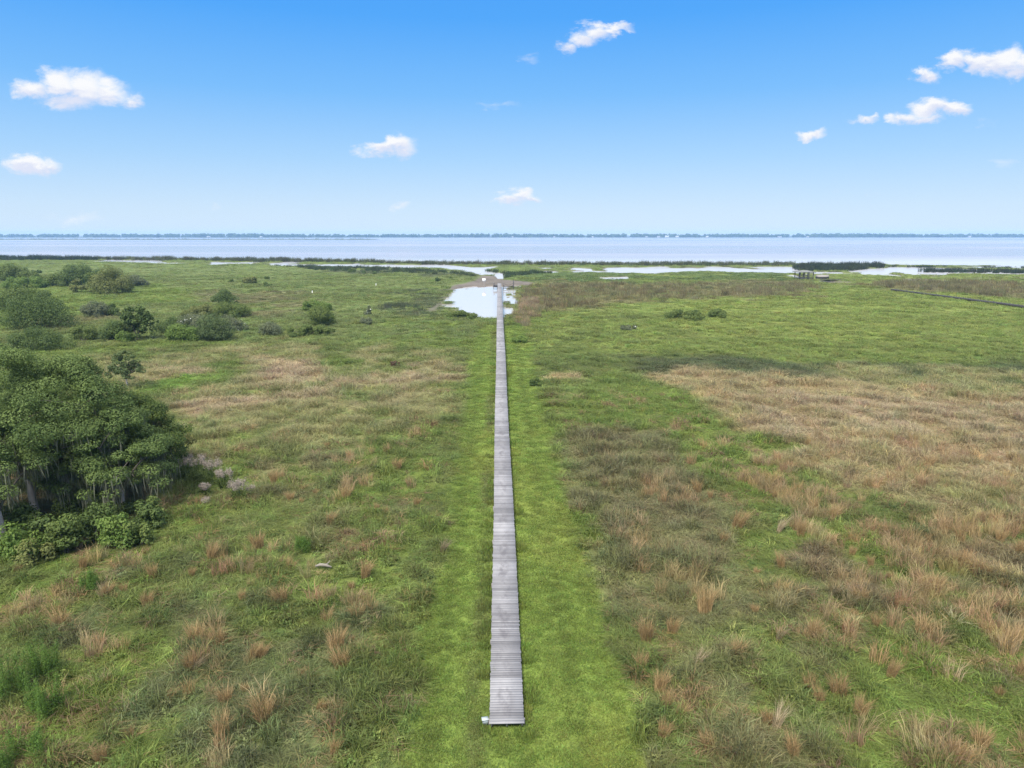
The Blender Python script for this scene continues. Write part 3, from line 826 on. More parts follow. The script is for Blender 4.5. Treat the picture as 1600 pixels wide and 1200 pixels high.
def build_dock_things():
    ze = .9
    # bench on the left at the end of the walk
    yb = DECK_END - 9
    r = tag(empty('dock_bench', (-1.35, yb, WATER_Z)), 'small dark bench platform on the left side of the boardwalk end', 'bench')
    m = MB(); m.box(0, 0, 1.2, 1.45, 3.4, .06, a=.4); m.build('platform', M['darkwood'], r)
    m = MB(); m.box(-.35, 0, 1.66, .42, 2.6, .06); m.build('seat', M['darkwood'], r)
    m = MB(); m.box(-.62, 0, 2.0, .06, 2.6, .42); m.build('backrest', M['post'], r)
    m = MB(); m.box(0, -1.66, .92, 1.45, .06, .5); m.build('skirt', M['darkwood'], r)
    for x in (-.65, .6):
        for y in (-1.55, 1.55):
            m = MB(); m.box(x, y, .3, .12, .12, 1.74); m.build('post', M['darkwood'], r)
    # boat lift / slip on the right
    yb = DECK_END - 14
    r = tag(empty('boat_lift', (2.75, yb, WATER_Z)), 'empty dark boat lift frame over the pond right of the boardwalk end', 'boat lift')
    for x in (-1.6, 1.75):
        for y in (-.1, 7.5):
            m = MB(); m.tube([(x, y, -.7), (x, y, 2.7 if x > 0 else 1.6)], .10, 8); m.build('post', M['darkwood'], r)
    for y in (-.1, 7.5):
        m = MB(); m.box(.05, y - .16, .72, 3.6, .2, .26); m.build('beam', M['darkwood'], r)
        m = MB(); m.tube([(-1.6, y, 1.55), (-.9, y, 1.3), (.1, y, 1.12), (1.0, y, 1.3), (1.75, y, 1.75)], .045, 6); m.build('sling', M['darkwood'], r)
    m = MB(); m.box(.05, 3.7, .78, .16, 7.2, .14); m.build('runner', M['post'], r)
    # white panel on a post in the pond
    x, y = sy(756.3, 448.3, WATER_Z); k = mpp(y)
    r = tag(empty('sign_panel', (x, y, WATER_Z)), 'white square panel on a grey post at the far end of the pond', 'sign')
    m = MB(); m.tube([(0, 0, -.8), (0, 0, 2.15)], .075, 8); m.build('post', M['post'], r)
    m = MB(); m.box(0, -.08, 2.35, 1.12, .05, .92); m.build('panel', M['white'], r)
    for zz in (2.05, 2.6):
        m = MB(); m.box(0, 0.0, zz, .9, .07, .08); m.build('brace', M['post'], r)
    # small pale box at the near corner of the walk
    r = tag(empty('utility_box', (-.76, DECK_START + .33, 0)), 'small pale blue grey box at the near left corner of the boardwalk', 'box')
    m = MB(); m.box(0, 0, .09, .20, .16, .18); m.build('housing', simple('pale_plastic', (.22, .26, .28), .5, .1), r)
    m = MB(); m.box(-.01, 0, .20, .24, .19, .03, rz=.15); m.build('lid', simple('pale_lid', (.34, .39, .41), .5, .08), r)
    # white marker stakes in the meadow
    for px, py, hpx, lab in ((488, 460.5, 7, 'thin white stake in the meadow above the round green bushes'), (587.5, 447.5, 5, 'short white stake far out in the meadow left of the pond')):
        x, y = sy(px, py); k = mpp(y)
        m = MB(); m.tube([(0, 0, -.2), (.03, 0, hpx * k * .9)], .075, 6); m.box(.03, 0, hpx * k * .9, .17, .17, .12)
        tag(m.build('marker_stake', M['white'], None, (x, y, 0)), lab, 'stake')
    # bleached log in the grass
    x, y = sy(506, 890)
    m = MB(); m.tube([(-.42, 0, .20), (-.2, .05, .25), (.1, .02, .24), (.42, -.06, .17)], [.05, .085, .08, .04], 8); m.tube([(.1, .02, .24), (.25, .16, .34), (.3, .22, .42)], [.04, .03, .012], 6)
    tag(m.build('fallen_log', M['log'], None, (x, y, 0), True), 'short bleached log lying in the grass left of the boardwalk', 'log')
build_dock_things()

def build_side_walk():
    a = np.array(sy(1395, 452.5, .6)); b = np.array(sy(1640, 483.5, .6)); L = float(np.linalg.norm(b - a))
    ang = math.atan2(b[1] - a[1], b[0] - a[0])
    r = tag(empty('side_boardwalk', (a[0], a[1], 0), ang), 'dark low walkway crossing the marsh at the right edge', 'boardwalk')
    g = np.random.default_rng(8)
    d = MB(); x = 0
    while x < L:
        d.box(x, 0, .72, .15, 1.25, .045, a=g.uniform(0, 1)); x += .158
    d.build('deck_boards', M['darkwood'], r)
    m = MB(); m.box(L / 2, -.58, .55, L, .06, .28); m.box(L / 2, .58, .55, L, .06, .28); m.build('stringers', M['darkwood'], r)
    for x in np.arange(.3, L, 2.6):
        for yy in (-.68, .68):
            m = MB(); m.box(0, 0, .35, .12, .12, 1.05 + (.14 if yy < 0 else 0)); m.build('post', M['darkwood'], r, (x, yy, 0))
build_side_walk()

def build_gazebo():
    x, y = sy(1259, 439.5, WATER_Z); k = mpp(y)
    r = tag(empty('gazebo', (x, y + 2, WATER_Z)), 'open timber gazebo on posts with a pale hipped roof in the marsh', 'gazebo')
    W, D, H = 22.5 * k, 5.0, 14.5 * k
    m = MB(); m.box(0, 0, 1.15, W, D, .16); m.build('deck', M['darkwood'], r)
    for i in range(4):
        for yy in (-D / 2 + .15, D / 2 - .15):
            m = MB(); m.box(0, 0, H / 2 - .3, .24, .24, H + .5); m.build('post', M['darkwood'], r, (-W / 2 + .2 + (W - .4) * i / 3, yy, 0))
    for yy in (-D / 2 + .15, D / 2 - .15):
        m = MB(); m.box(0, yy, 2.05, W - .4, .10, .16); m.box(0, yy, 1.6, W - .4, .06, .09); m.build('railing', M['darkwood'], r)
    ow, od, rise = W / 2 + .55, D / 2 + .5, 2.3 * k
    V = [(-ow, -od, H), (ow, -od, H), (ow, od, H), (-ow, od, H), (-ow * .3, 0, H + rise), (ow * .3, 0, H + rise), (-ow, -od, H - .16), (ow, -od, H - .16), (ow, od, H - .16), (-ow, od, H - .16)]
    m = MB(); m.add(V, [[0, 1, 5, 4], [2, 3, 4, 5], [3, 0, 4, 4], [1, 2, 5, 5], [0, 6, 7, 1], [1, 7, 8, 2], [2, 8, 9, 3], [3, 9, 6, 0], [6, 9, 8, 7]])
    # hip ends as triangles folded into quads: give them a tiny ridge instead of a zero edge
    m.V[0] = np.array(V); m.F[0] = np.array([[0, 1, 5, 4], [2, 3, 4, 5], [0, 6, 7, 1], [1, 7, 8, 2], [2, 8, 9, 3], [3, 9, 6, 0], [6, 9, 8, 7]]); m.A[0] = np.full(7, .5)
    e = .02
    m.add([(-ow, od, H), (-ow, -od, H), (-ow * .3, -e, H + rise), (-ow * .3, e, H + rise)], [[0, 1, 2, 3]])
    m.add([(ow, -od, H), (ow, od, H), (ow * .3, e, H + rise), (ow * .3, -e, H + rise)], [[0, 1, 2, 3]])
    m.build('roof', simple('pale_roof', (.15, .155, .155), .8, .12, 1.5), r)
    # covered boat moored beside it
    x, y = sy(1287, 438.3, WATER_Z)
    r = tag(empty('covered_boat', (x, y + 1, WATER_Z)), 'dark boat under a pale cover moored right of the gazebo', 'boat')
    L, B = 20 * k, 2.6
    xs = np.linspace(-L / 2, L / 2, 9); wid = B / 2 * np.array([.82, .95, 1, 1, 1, .98, .85, .55, .08])
    ring = lambda z, q: [(xx, s * ww * q, z) for s, lst in ((-1, zip(xs, wid)), (1, zip(xs[::-1], wid[::-1]))) for xx, ww in lst]
    a, b = np.array(ring(-.25, .7)), np.array(ring(1.45, 1.0)); n = len(a)
    m = MB(); m.add(np.concatenate([a, b]), [[i, (i + 1) % n, n + (i + 1) % n, n + i] for i in range(n)]); m.build('hull', M['darkwood'], r)
    tp = [(xx, s * ww * q, z) for q, z in ((1.04, 1.4), (.75, 1.9), (.0, 2.1)) for s, lst in ((-1, zip(xs, wid)), (1, zip(xs[::-1], wid[::-1]))) for xx, ww in lst]
    m = MB(); m.add(np.array(tp), [[j * n + i, j * n + (i + 1) % n, (j + 1) * n + (i + 1) % n, (j + 1) * n + i] for j in range(2) for i in range(n)]); m.build('cover', simple('canvas_cover', (.21, .195, .18), .8, .15, 1), r)
    # small landing that runs from the boat to the right
    x, y = sy(1302, 440.6, WATER_Z)
    r = tag(empty('landing', (x, y + 4, WATER_Z)), 'low dark landing stage running right from the covered boat', 'landing')
    m = MB(); m.box(3.5, 0, .55, 13, 1.2, .12, rz=-.05); m.build('deck', M['darkwood'], r)
    for xx in np.arange(-2.5, 10, 3):
        m = MB(); m.box(xx, -.5, .2, .14, .14, 1.3); m.build('post', M['darkwood'], r)
build_gazebo()

# ------------------------------------------------------------------ trees and shrubs
def clump_leaves(clumps, n, size, g, upb=.45, asp=.5, flat=.8):
    """leaves gathered in clumps: (centre, radius, shade)"""
    cc = np.array([c for c, _, _ in clumps]); rr = np.array([r for _, r, _ in clumps]); ss = np.array([s for _, _, s in clumps])
    wgt = rr ** 2; pick = g.choice(len(clumps), n, p=wgt / wgt.sum())
    d = g.normal(0, 1, (n, 3)); d /= np.linalg.norm(d, axis=1)[:, None]
    rad = g.uniform(.2, 1, n) ** .3 * (1 + g.normal(0, .10, n))
    P = cc[pick] + d * (rad * rr[pick])[:, None] * (1, 1, flat)
    V, F = leaf_cards(P, size, g, upb, asp, d)
    return V, F, np.clip(ss[pick] + g.uniform(-.32, .32, n), 0, 1)

def shrub_shape(w, h, g, lobes=9, spread=1.0):
    out = []
    for i in range(lobes):
        a = g.uniform(0, 2 * np.pi); q = math.sqrt(g.uniform(0, 1)) * .5 * spread
        r = min(w, h * 1.6) * g.uniform(.16, .28)
        x, y = q * w * math.cos(a), q * w * math.sin(a) * .75
        top = h * math.sqrt(max(.05, 1 - (q / .56) ** 2)) * g.uniform(.72, 1.08) - r * .55
        out.append((np.array([x, y, max(top, r * .35)]), r, g.uniform(.3, .7)))
        if top > r * 1.7: out.append((np.array([x * 1.06, y * 1.06, top * .45]), r * 1.05, g.uniform(.25, .6)))
    return out

def bush(name, px, base, wpx, hpx, mat, label, cat='bush', lobes=9, seed=0, leaf=None, dens=1.0, flowers=0, group=None, stems=True):
    x, y = sy(px, base); k = mpp(y); g = np.random.default_rng(1000 + seed)
    w, h = wpx * k * 1.04, hpx * k * 1.02 + .35
    y += w * .25
    leaf = leaf or max(.15, 2.0 * k)
    cl = shrub_shape(w, h, g, lobes)
    n = int(dens * min(14000, 3.4 * (w * w * .8 + 2.2 * w * h) / (leaf * leaf * .5)))
    V, F, a = clump_leaves(cl, n, leaf, g)
    V[:, 2] = np.maximum(V[:, 2], -.05)
    z = float(ground_z(np.array([x]), np.array([y]))[0])
    r = tag(empty(name, (x, y, z)), label, cat, group)
    link('foliage', quads_mesh('foliage', V, F, M[mat], a), r)
    if stems:
        m = MB()
        for i in range(4):
            c = cl[int(g.integers(0, len(cl)))][0]
            m.tube([(c[0] * .15, c[1] * .15, -.1), (c[0] * .5, c[1] * .5, c[2] * .5), (c[0], c[1], c[2])], [.03 * h ** .5 + .02, .02 * h ** .5 + .015, .012], 5)
        m.build('stem', M['bark_dark'], r)
    if flowers:
        top = [(c, q * 1.06, s) for c, q, s in cl if c[2] > h * .25]
        V, F, a = clump_leaves(top, flowers, leaf * .75, g, asp=.9)
        link('blossom', quads_mesh('blossom', V, F, M['flower'], a), r)
    return r

BUSHES = [  # px, base y, width, height, material, label, extras
    (42, 517, 92, 52, 'bush_dark', 'large rounded green shrub mound at the left edge, behind the low leafy bushes', dict(lobes=30, leaf=.27)),
    (22, 488, 70, 42, 'bush_mid', 'broad leafy green shrub at the left edge behind the large mound', dict(lobes=16)),
    (62, 484, 46, 26, 'bush_dark', 'dark leafy shrub right of the large mound at the left edge', dict(lobes=12)),
    (30, 452, 64, 17, 'bush_bright', 'bright low leafy shrub at the left edge in front of the far left thicket', dict(lobes=14)),
    (8, 443, 48, 27, 'bush_mid', 'rounded green shrub at the far left edge near the lake', dict(lobes=10)),
    (40, 443, 40, 16, 'bush_mid', 'low green shrub tapering right from the far left thicket', dict(lobes=9)),
    (44, 550, 92, 32, 'bush_dark', 'low wide dark leafy bush just above the oak grove', dict(lobes=18)),
    (127, 534, 30, 28, 'bush_mid', 'small loose green bush standing alone above the oak grove', dict(lobes=9)),
    (174, 534, 46, 28, 'bush_dark', 'dark green bush left of the tall dark bush', dict(lobes=12)),
    (192, 536, 24, 17, 'bush_bright', 'small bright bush at the foot of the tall dark bush', dict(lobes=7)),
    (262, 524, 40, 26, 'bush_dark', 'dark small leaved bush right of the tall dark bush', dict(lobes=10)),
    (281, 537, 50, 24, 'bush_bright', 'light green bush in front of the white flowered thicket', dict(lobes=12)),
    (298, 523, 54, 27, 'bush_grey', 'pale thicket dotted with white blossom between the dark bushes', dict(lobes=14, flowers=110)),
    (360, 520, 34, 22, 'bush_grey', 'loose white blossomed bush right of the round grey bush', dict(lobes=9, flowers=60)),
    (334, 535, 46, 44, 'bush_blue', 'round blue green bush beside the white flowered thicket', dict(lobes=16)),
    (312, 498, 52, 17, 'bush_yellow', 'low yellowish flat topped bush behind the white flowered thicket', dict(lobes=13)),
    (358, 499, 42, 26, 'bush_mid', 'rounded olive bush right of the yellowish flat topped bush', dict(lobes=12)),
    (348, 477, 36, 21, 'bush_dark', 'dark rounded bush alone in the meadow behind the olive bush', dict(lobes=11)),
    (148, 498, 46, 21, 'bush_grey', 'grey green low bush in the middle of the left meadow', dict(lobes=11)),
    (172, 496, 20, 20, 'bush_dark', 'small dark bush touching the grey low bush on its right', dict(lobes=7)),
    (120, 448, 52, 34, 'bush_dark', 'big dark dome of the far thicket left of the pale dome', dict(lobes=18)),
    (167, 461, 50, 40, 'bush_yellow', 'big pale green dome in front of the far thicket', dict(lobes=18)),
    (144, 456, 26, 28, 'bush_mid', 'tall narrow bush between the dark and the pale domes', dict(lobes=9)),
    (78, 449, 32, 18, 'bush_mid', 'small round bush left of the big dark dome', dict(lobes=9)),
    (121, 458, 20, 20, 'bush_yellow', 'small pale round bush at the foot of the big dark dome', dict(lobes=7)),
    (202, 449, 38, 17, 'bush_grey', 'low grey bush trailing right from the pale dome', dict(lobes=10)),
    (165, 440, 36, 20, 'bush_dark', 'dark bush behind the pale dome of the far thicket', dict(lobes=9)),
    (46, 428, 14, 5, 'bush_dark', 'tiny dark bush near the lake, left one of the pair', dict(lobes=5)),
    (61, 427.5, 9, 5, 'bush_dark', 'tiny dark bush near the lake, right one of the pair', dict(lobes=4)),
    (492, 488, 42, 16, 'bush_bright', 'green bush behind its larger twin in the middle of the left meadow', dict(lobes=11)),
    (499, 511, 56, 29, 'bush_mid', 'larger round bush standing alone in the middle left meadow', dict(lobes=15)),
    (475, 527, 80, 12, 'bush_mid', 'long low dark hedge of weeds below the lone round bush', dict(lobes=18)),
    (420, 527, 34, 17, 'bush_grey', 'pale loose bush left of the long low hedge of weeds', dict(lobes=9)),
    (416, 437, 8, 5, 'bush_dark', 'tiny dark round bush out in the far meadow', dict(lobes=4)),
    (390, 444, 26, 9, 'bush_yellow', 'pale low bush out in the far meadow', dict(lobes=7)),
    (415, 449, 14, 7, 'bush_mid', 'small green bush below the pale low bush of the far meadow', dict(lobes=5)),
    (362, 442, 10, 5, 'bush_mid', 'tiny green bush left of the pale low bush of the far meadow', dict(lobes=4)),
    (550, 426, 11, 5, 'bush_dark', 'leftmost of three tiny dark bushes near the channel', dict(lobes=4)),
    (569, 428, 11, 4, 'bush_dark', 'middle one of three tiny dark bushes near the channel', dict(lobes=4)),
    (585, 429, 7, 4, 'bush_dark', 'rightmost of three tiny dark bushes near the channel', dict(lobes=4)),
    (685, 440, 9, 6, 'bush_dark', 'small dark bush left of the white panel', dict(lobes=5)),
    (704, 437, 6, 4, 'bush_dark', 'tiny dark bush between the small dark bush and the white panel', dict(lobes=4)),
    (1073, 502, 54, 14, 'bush_mid', 'low dark spreading bush alone in the right meadow, the longer of two', dict(lobes=14)),
    (1123, 498, 36, 11, 'bush_mid', 'low dark spreading bush in the right meadow, the shorter of two', dict(lobes=10)),
    (617, 574, 12, 10, 'brown_leaf', 'small dead brown bush in the left meadow', dict(lobes=5)),
    (722, 487, 18, 6, 'bush_mid', 'small clump of marsh plants standing in the pond near its left bank', dict(lobes=7)),
    (722, 499, 44, 10, 'bush_mid', 'dark leafy bank plants at the near left edge of the pond', dict(lobes=11)),
    (838, 604, 18, 9, 'bush_dark', 'small dark bush at the edge of the mown strip right of the boardwalk', dict(lobes=6)),
    (812, 536, 22, 9, 'bush_bright', 'bright green weeds beside the boardwalk just before the pond', dict(lobes=7)),
    (985, 519, 30, 7, 'bush_grey', 'low white flowered weeds in the right meadow', dict(lobes=8, flowers=26)),
    (573, 508, 22, 9, 'bush_grey', 'pale weed clump with white blossom in the meadow left of the pond', dict(lobes=7, flowers=18)),
    (576, 494, 12, 12, 'bush_grey', 'thin white blossomed weed left of the dark reeds', dict(lobes=5, flowers=22)),
]
for i, (px, b, w, h, mt, lab, kw) in enumerate(BUSHES):
    bush('bush', px, b, w, h, mt, lab, seed=i, **kw)

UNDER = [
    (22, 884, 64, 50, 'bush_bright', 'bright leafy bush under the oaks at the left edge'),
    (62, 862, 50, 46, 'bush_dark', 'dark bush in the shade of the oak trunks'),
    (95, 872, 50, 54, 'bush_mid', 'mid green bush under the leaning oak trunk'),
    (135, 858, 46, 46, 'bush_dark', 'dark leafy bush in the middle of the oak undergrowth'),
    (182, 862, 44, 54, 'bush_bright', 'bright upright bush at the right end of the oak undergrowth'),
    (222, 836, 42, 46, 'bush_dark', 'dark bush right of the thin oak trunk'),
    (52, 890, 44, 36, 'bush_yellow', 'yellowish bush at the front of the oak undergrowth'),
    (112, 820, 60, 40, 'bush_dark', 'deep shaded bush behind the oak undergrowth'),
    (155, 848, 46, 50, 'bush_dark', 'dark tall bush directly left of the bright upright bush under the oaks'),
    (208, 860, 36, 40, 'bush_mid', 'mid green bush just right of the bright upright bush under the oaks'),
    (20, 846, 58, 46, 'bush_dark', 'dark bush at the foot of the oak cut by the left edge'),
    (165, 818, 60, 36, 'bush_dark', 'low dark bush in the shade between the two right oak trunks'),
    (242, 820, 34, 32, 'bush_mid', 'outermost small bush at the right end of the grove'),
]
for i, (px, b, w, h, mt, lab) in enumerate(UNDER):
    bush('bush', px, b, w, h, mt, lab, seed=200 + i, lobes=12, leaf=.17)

def bezier(a, b, c, n=6):
    t = np.linspace(0, 1, n)[:, None]
    a, b, c = map(np.asarray, (a, b, c))
    return (1 - t) ** 2 * a + 2 * t * (1 - t) * b + t ** 2 * c

def oak(name, px, base, H, W, lean, mat, label, seed, moss=0, leaves=64000, leaf=.13, low=.24, off=(0, 0), trunk_r=.20, bark='bark', flat=.62):
    x, y = sy(px, base); g = np.random.default_rng(3000 + seed)
    z = float(ground_z(np.array([x]), np.array([y]))[0])
    r = tag(empty(name, (x, y, z)), label, 'tree')
    fork = np.array([lean[0] * H * low, lean[1] * H * low, H * low])
    m = MB(); m.tube(bezier((0, 0, -.2), (fork[0] * .2, fork[1] * .2, fork[2] * .55), fork, 7), np.linspace(trunk_r * 1.3, trunk_r * .8, 7), 9)
    lm = MB(); cl = []; c0 = fork + np.array([off[0], off[1], 0])
    nl = 8
    for i in range(nl):
        a = 2 * np.pi * (i + g.uniform(-.3, .3)) / nl; rad = W / 2 * g.uniform(.55, .95)
        el = g.uniform(.35, .95)
        tip = np.array([c0[0] + rad * math.cos(a), c0[1] + rad * math.sin(a), H * (low + (1 - low) * el * (1 - .35 * (rad / (W / 2)) ** 2))])
        midp = (fork * .55 + tip * .45) + np.array([0, 0, H * .08])
        path = bezier(fork, midp, tip, 7)
        lm.tube(path, np.linspace(trunk_r * .5, .02, 7), 7)
        for j in range(6):
            t = g.uniform(.45, 1); p0 = path[int(t * 6)]
            q = p0 + g.normal(0, 1, 3) * (W * .12, W * .12, H * .07) + (0, 0, H * .05)
            lm.tube(bezier(p0, (p0 + q) / 2 + (0, 0, .2), q, 4), np.linspace(.035, .01, 4), 5)
            cl.append((q, g.uniform(.55, 1.0) * W * .105, g.uniform(.25, .75)))
        cl.append((tip, W * .11, g.uniform(.3, .7)))
    for i in range(40):                                   # crown top and skirts
        a = g.uniform(0, 2 * np.pi); q = math.sqrt(g.uniform(0, 1))
        zz = H * (low + (1 - low) * (.99 - .86 * q ** 2.4)) - W * .05
        cl.append((np.array([c0[0] + W * .5 * q * math.cos(a), c0[1] + W * .5 * q * math.sin(a), zz]), W * g.uniform(.07, .115), g.uniform(.3, .8)))
    m.build('trunk', M[bark], r, smooth=True)
    lm.build('limbs', M['bark_dark'], r, smooth=True)
    V, F, s = clump_leaves(cl, leaves, leaf, g, .5, .5, flat)
    link('crown', quads_mesh('crown', V, F, M[mat], s), r)
    if moss:
        lows = sorted(cl, key=lambda q: q[0][2])[: int(len(cl) * .45)]
        V = []; A = []
        for i in range(moss):
            c, rr, _ = lows[int(g.integers(0, len(lows)))]
            p = c + g.normal(0, .45, 3) * (rr, rr, .3 * rr); L = g.uniform(.3, 1.3); w = g.uniform(.02, .06); th = g.uniform(0, np.pi)
            d = np.array([math.cos(th), math.sin(th), 0]) * w; sw = g.normal(0, .06, 3) * (1, 1, 0)
            p1 = p + sw + (0, 0, -L * .5); p2 = p + sw * 2 + (0, 0, -L)
            p1[2] = max(p1[2], .5); p2[2] = max(p2[2], .3)
            V += [p - d * .5, p + d * .5, p1 + d * .6, p1 - d * .6, p2 + d * .1, p2 - d * .1]; A.append(g.uniform(0, 1))
        o = np.arange(moss)[:, None] * 6
        link('hanging_moss', quads_mesh('hanging_moss', np.array(V), np.concatenate([o + [0, 1, 2, 3], o + [3, 2, 4, 5]]), M['moss'], np.array(A + A)), r)
    return r

oak('oak_tree', 58, 815, 10.4, 11.0, (-.10, .05), 'oak_leaf', 'mossy oak with a pale leaning trunk, left of the grove middle', 1, 1900, off=(-1.2, 1.0))
oak('oak_tree', 110, 796, 9.5, 8.8, (-.06, .05), 'oak_leaf', 'oak with a thick pale trunk in the middle of the grove', 2, 1900, off=(.1, 1.4))
oak('oak_tree', 194, 806, 6.6, 6.4, (.02, .05), 'oak_leaf', 'smaller mossy oak with a thin short trunk at the right of the grove', 3, 1500, leaves=36000, off=(-.8, .8), trunk_r=.12)
oak('oak_tree', 8, 852, 8.0, 7.5, (-.04, .0), 'oak_leaf', 'mossy oak cut by the left edge of the picture', 4, 2000, leaves=46000, off=(-1.6, .4), trunk_r=.17)
oak('dark_tree', 206, 752, 6.4, 7.2, (.03, .02), 'oak_dark', 'dense dark green tree behind the right side of the oak grove', 5, 0, leaves=52000, low=.16, off=(.2, 0), bark='bark_dark', trunk_r=.2, flat=.7)
oak('dark_tree', 232, 748, 4.6, 4.4, (.05, .0), 'olive_leaf', 'olive toned low tree at the outer right side of the grove', 6, 0, leaves=15000, low=.15, bark='bark_dark', trunk_r=.14, flat=.7)
oak('oak_tree', 20, 742, 9.6, 10.0, (-.02, .02), 'oak_leaf', 'broad oak at the back of the grove by the left edge', 7, 600, off=(-1, 0))
oak('young_tree', 200, 609, 4.5, 3.3, (-.05, .0), 'bush_blue', 'slim young tree with a small dark crown alone behind the grove', 8, 0, leaves=6500, leaf=.17, low=.26, bark='bark', trunk_r=.09, flat=.6)
oak('tall_bush', 215, 533, 5.9, 5.4, (0, 0), 'bush_dark', 'tall dark bush like a small tree in the middle of the left shrubs', 9, 0, leaves=5000, leaf=.34, low=.12, bark='bark_dark', trunk_r=.12, flat=.8)

# ------------------------------------------------------------------ clumps of dry grass, feathery plants
def clump_mesh(name, seed, n, h, rad, mat, lean=.28, bend=(0, 0), w=.013):
    V, F, a = blades(n, h, rad, w, lean, .4, .5, seed=seed)
    V = V.copy(); q = np.clip(V[:, 2] / h, 0, 1.4) ** 1.6
    V[:, 0] += bend[0] * q * h; V[:, 1] += bend[1] * q * h
    g = np.random.default_rng(seed + 7)
    top = V.reshape(-1, 6, 3); t = g.uniform(0, 1, (len(top), 2, 1))
    P = (top[:, 2:3] * (1 - t) + top[:, 4:5] * t).reshape(-1, 3) + g.normal(0, .02, (len(top) * 2, 3))
    V2, F2 = leaf_cards(P, .05, g, -.4, .16)
    V, F, a = np.concatenate([V, V2]), np.concatenate([F, F2 + len(V)]), np.concatenate([a, g.uniform(0, 1, len(F2))])
    return quads_mesh(name, V, F, M[mat], a)
RUST = [clump_mesh('dry_clump', 400 + i, 230, .95, .22, 'rust', .17, (random.uniform(-.15, .45), random.uniform(-.1, .2))) for i in range(7)]
STRAWC = [clump_mesh('straw_clump', 420 + i, 110, .9, .10, 'straw', .18, (random.uniform(.2, .6), random.uniform(-.1, .2)), .013) for i in range(4)]
RUST_L = [(475, 770), (492, 775), (470, 790), (455, 785), (590, 800), (604, 806), (515, 822), (550, 865), (440, 890), (452, 895), (405, 858), (392, 888), (550, 920), (570, 905), (230, 950), (165, 935), (178, 940), (195, 930),
          (310, 1010), (342, 1015), (352, 1008), (300, 1048), (395, 1030), (408, 1028), (355, 1100), (385, 1085), (535, 1045), (525, 1020), (548, 1005), (500, 1110), (438, 1115), (415, 1130), (350, 1150), (160, 1190), (522, 1180), (600, 1015), (265, 1095), (170, 1080),
          (560, 970), (380, 940), (440, 945), (330, 880), (300, 900), (228, 870), (130, 890), (585, 960), (430, 760), (512, 700), (540, 785), (620, 735), (650, 790), (600, 850), (240, 905), (100, 985), (205, 1155), (470, 1060), (90, 960), (28, 900), (120, 905), (640, 760)]
RUST_R = [(1050, 990), (1145, 1030), (1215, 1000), (1335, 970), (1370, 985), (1345, 950), (1405, 955), (1300, 935), (1325, 925), (1440, 1000), (1455, 985), (1545, 905), (1570, 920), (1590, 935), (1500, 890), (1520, 900), (1480, 990), (1265, 1080), (1280, 1100), (1310, 1090), (1030, 1080), (1040, 1110), (1060, 1120),
          (1035, 1150), (1105, 1170), (1240, 1180), (1200, 1130), (1000, 1050), (1130, 850), (1150, 830), (1165, 815), (1110, 780), (1090, 770), (1210, 780), (1270, 805), (1250, 840), (1290, 855), (1330, 870), (1360, 890), (1420, 880), (1390, 910), (1460, 930), (1430, 930), (1300, 815), (1320, 835), (1540, 1000), (1580, 1010), (1560, 1090), (1530, 1170), (1490, 1190), (1390, 1060), (1180, 900), (1180, 960), (1220, 890), (1010, 1000), (1100, 960), (1270, 1000), (1590, 870), (1560, 850), (1450, 850), (1500, 850), (1380, 840), (1340, 800), (1410, 1030), (1595, 1060), (1340, 1120)]
def put_clump(mesh, name, px, py, s, lab, cat, grp):
    x, y = sy(px, py)
    o = link(name, mesh, None, (x, y, float(ground_z(np.array([x]), np.array([y]))[0]) - .03))
    o.rotation_euler = (0, 0, random.uniform(-.6, .6)); o.scale = (s * random.uniform(.9, 1.35), s * random.uniform(.9, 1.3), s * random.uniform(.75, 1.1))
    tag(o, lab, cat, grp)
for i, (px, py) in enumerate(RUST_L):
    put_clump(RUST[i % 7], 'dry_grass_clump', px, py, random.choice((.45, .55, .7, .85, 1.0)), 'rust brown dry grass clump in the green meadow left of the boardwalk', 'grass clump', 'rusty grass clumps left of the boardwalk')
for i, (px, py) in enumerate(RUST_R):
    put_clump(RUST[i % 7], 'dry_grass_clump', px, py, random.choice((.5, .6, .75, .9, 1.1)), 'rust brown dry grass clump in the meadow right of the boardwalk', 'grass clump', 'rusty grass clumps right of the boardwalk')
for i, (px, py, lab) in enumerate([(1214, 1004, 'bleached straw tuft bending right, largest pale tuft of the right foreground'), (1086, 1046, 'small pale straw tuft right of the mown strip in the foreground'), (300, 1052, 'pale arching straw tuft in the left foreground'),
                                   (1215, 835, 'pale fan shaped straw tuft left of the tan grass field'), (1300, 940, 'pale drooping straw tuft among the rusty clumps on the right'), (1210, 1140, 'pale straw tuft leaning right near the bottom right'), (690, 865, 'pale straw tuft beside the mown strip left of the boardwalk')]):
    put_clump(STRAWC[i % 4], 'straw_tuft', px, py, random.uniform(.75, .95), lab, 'grass clump', 'pale straw tufts')

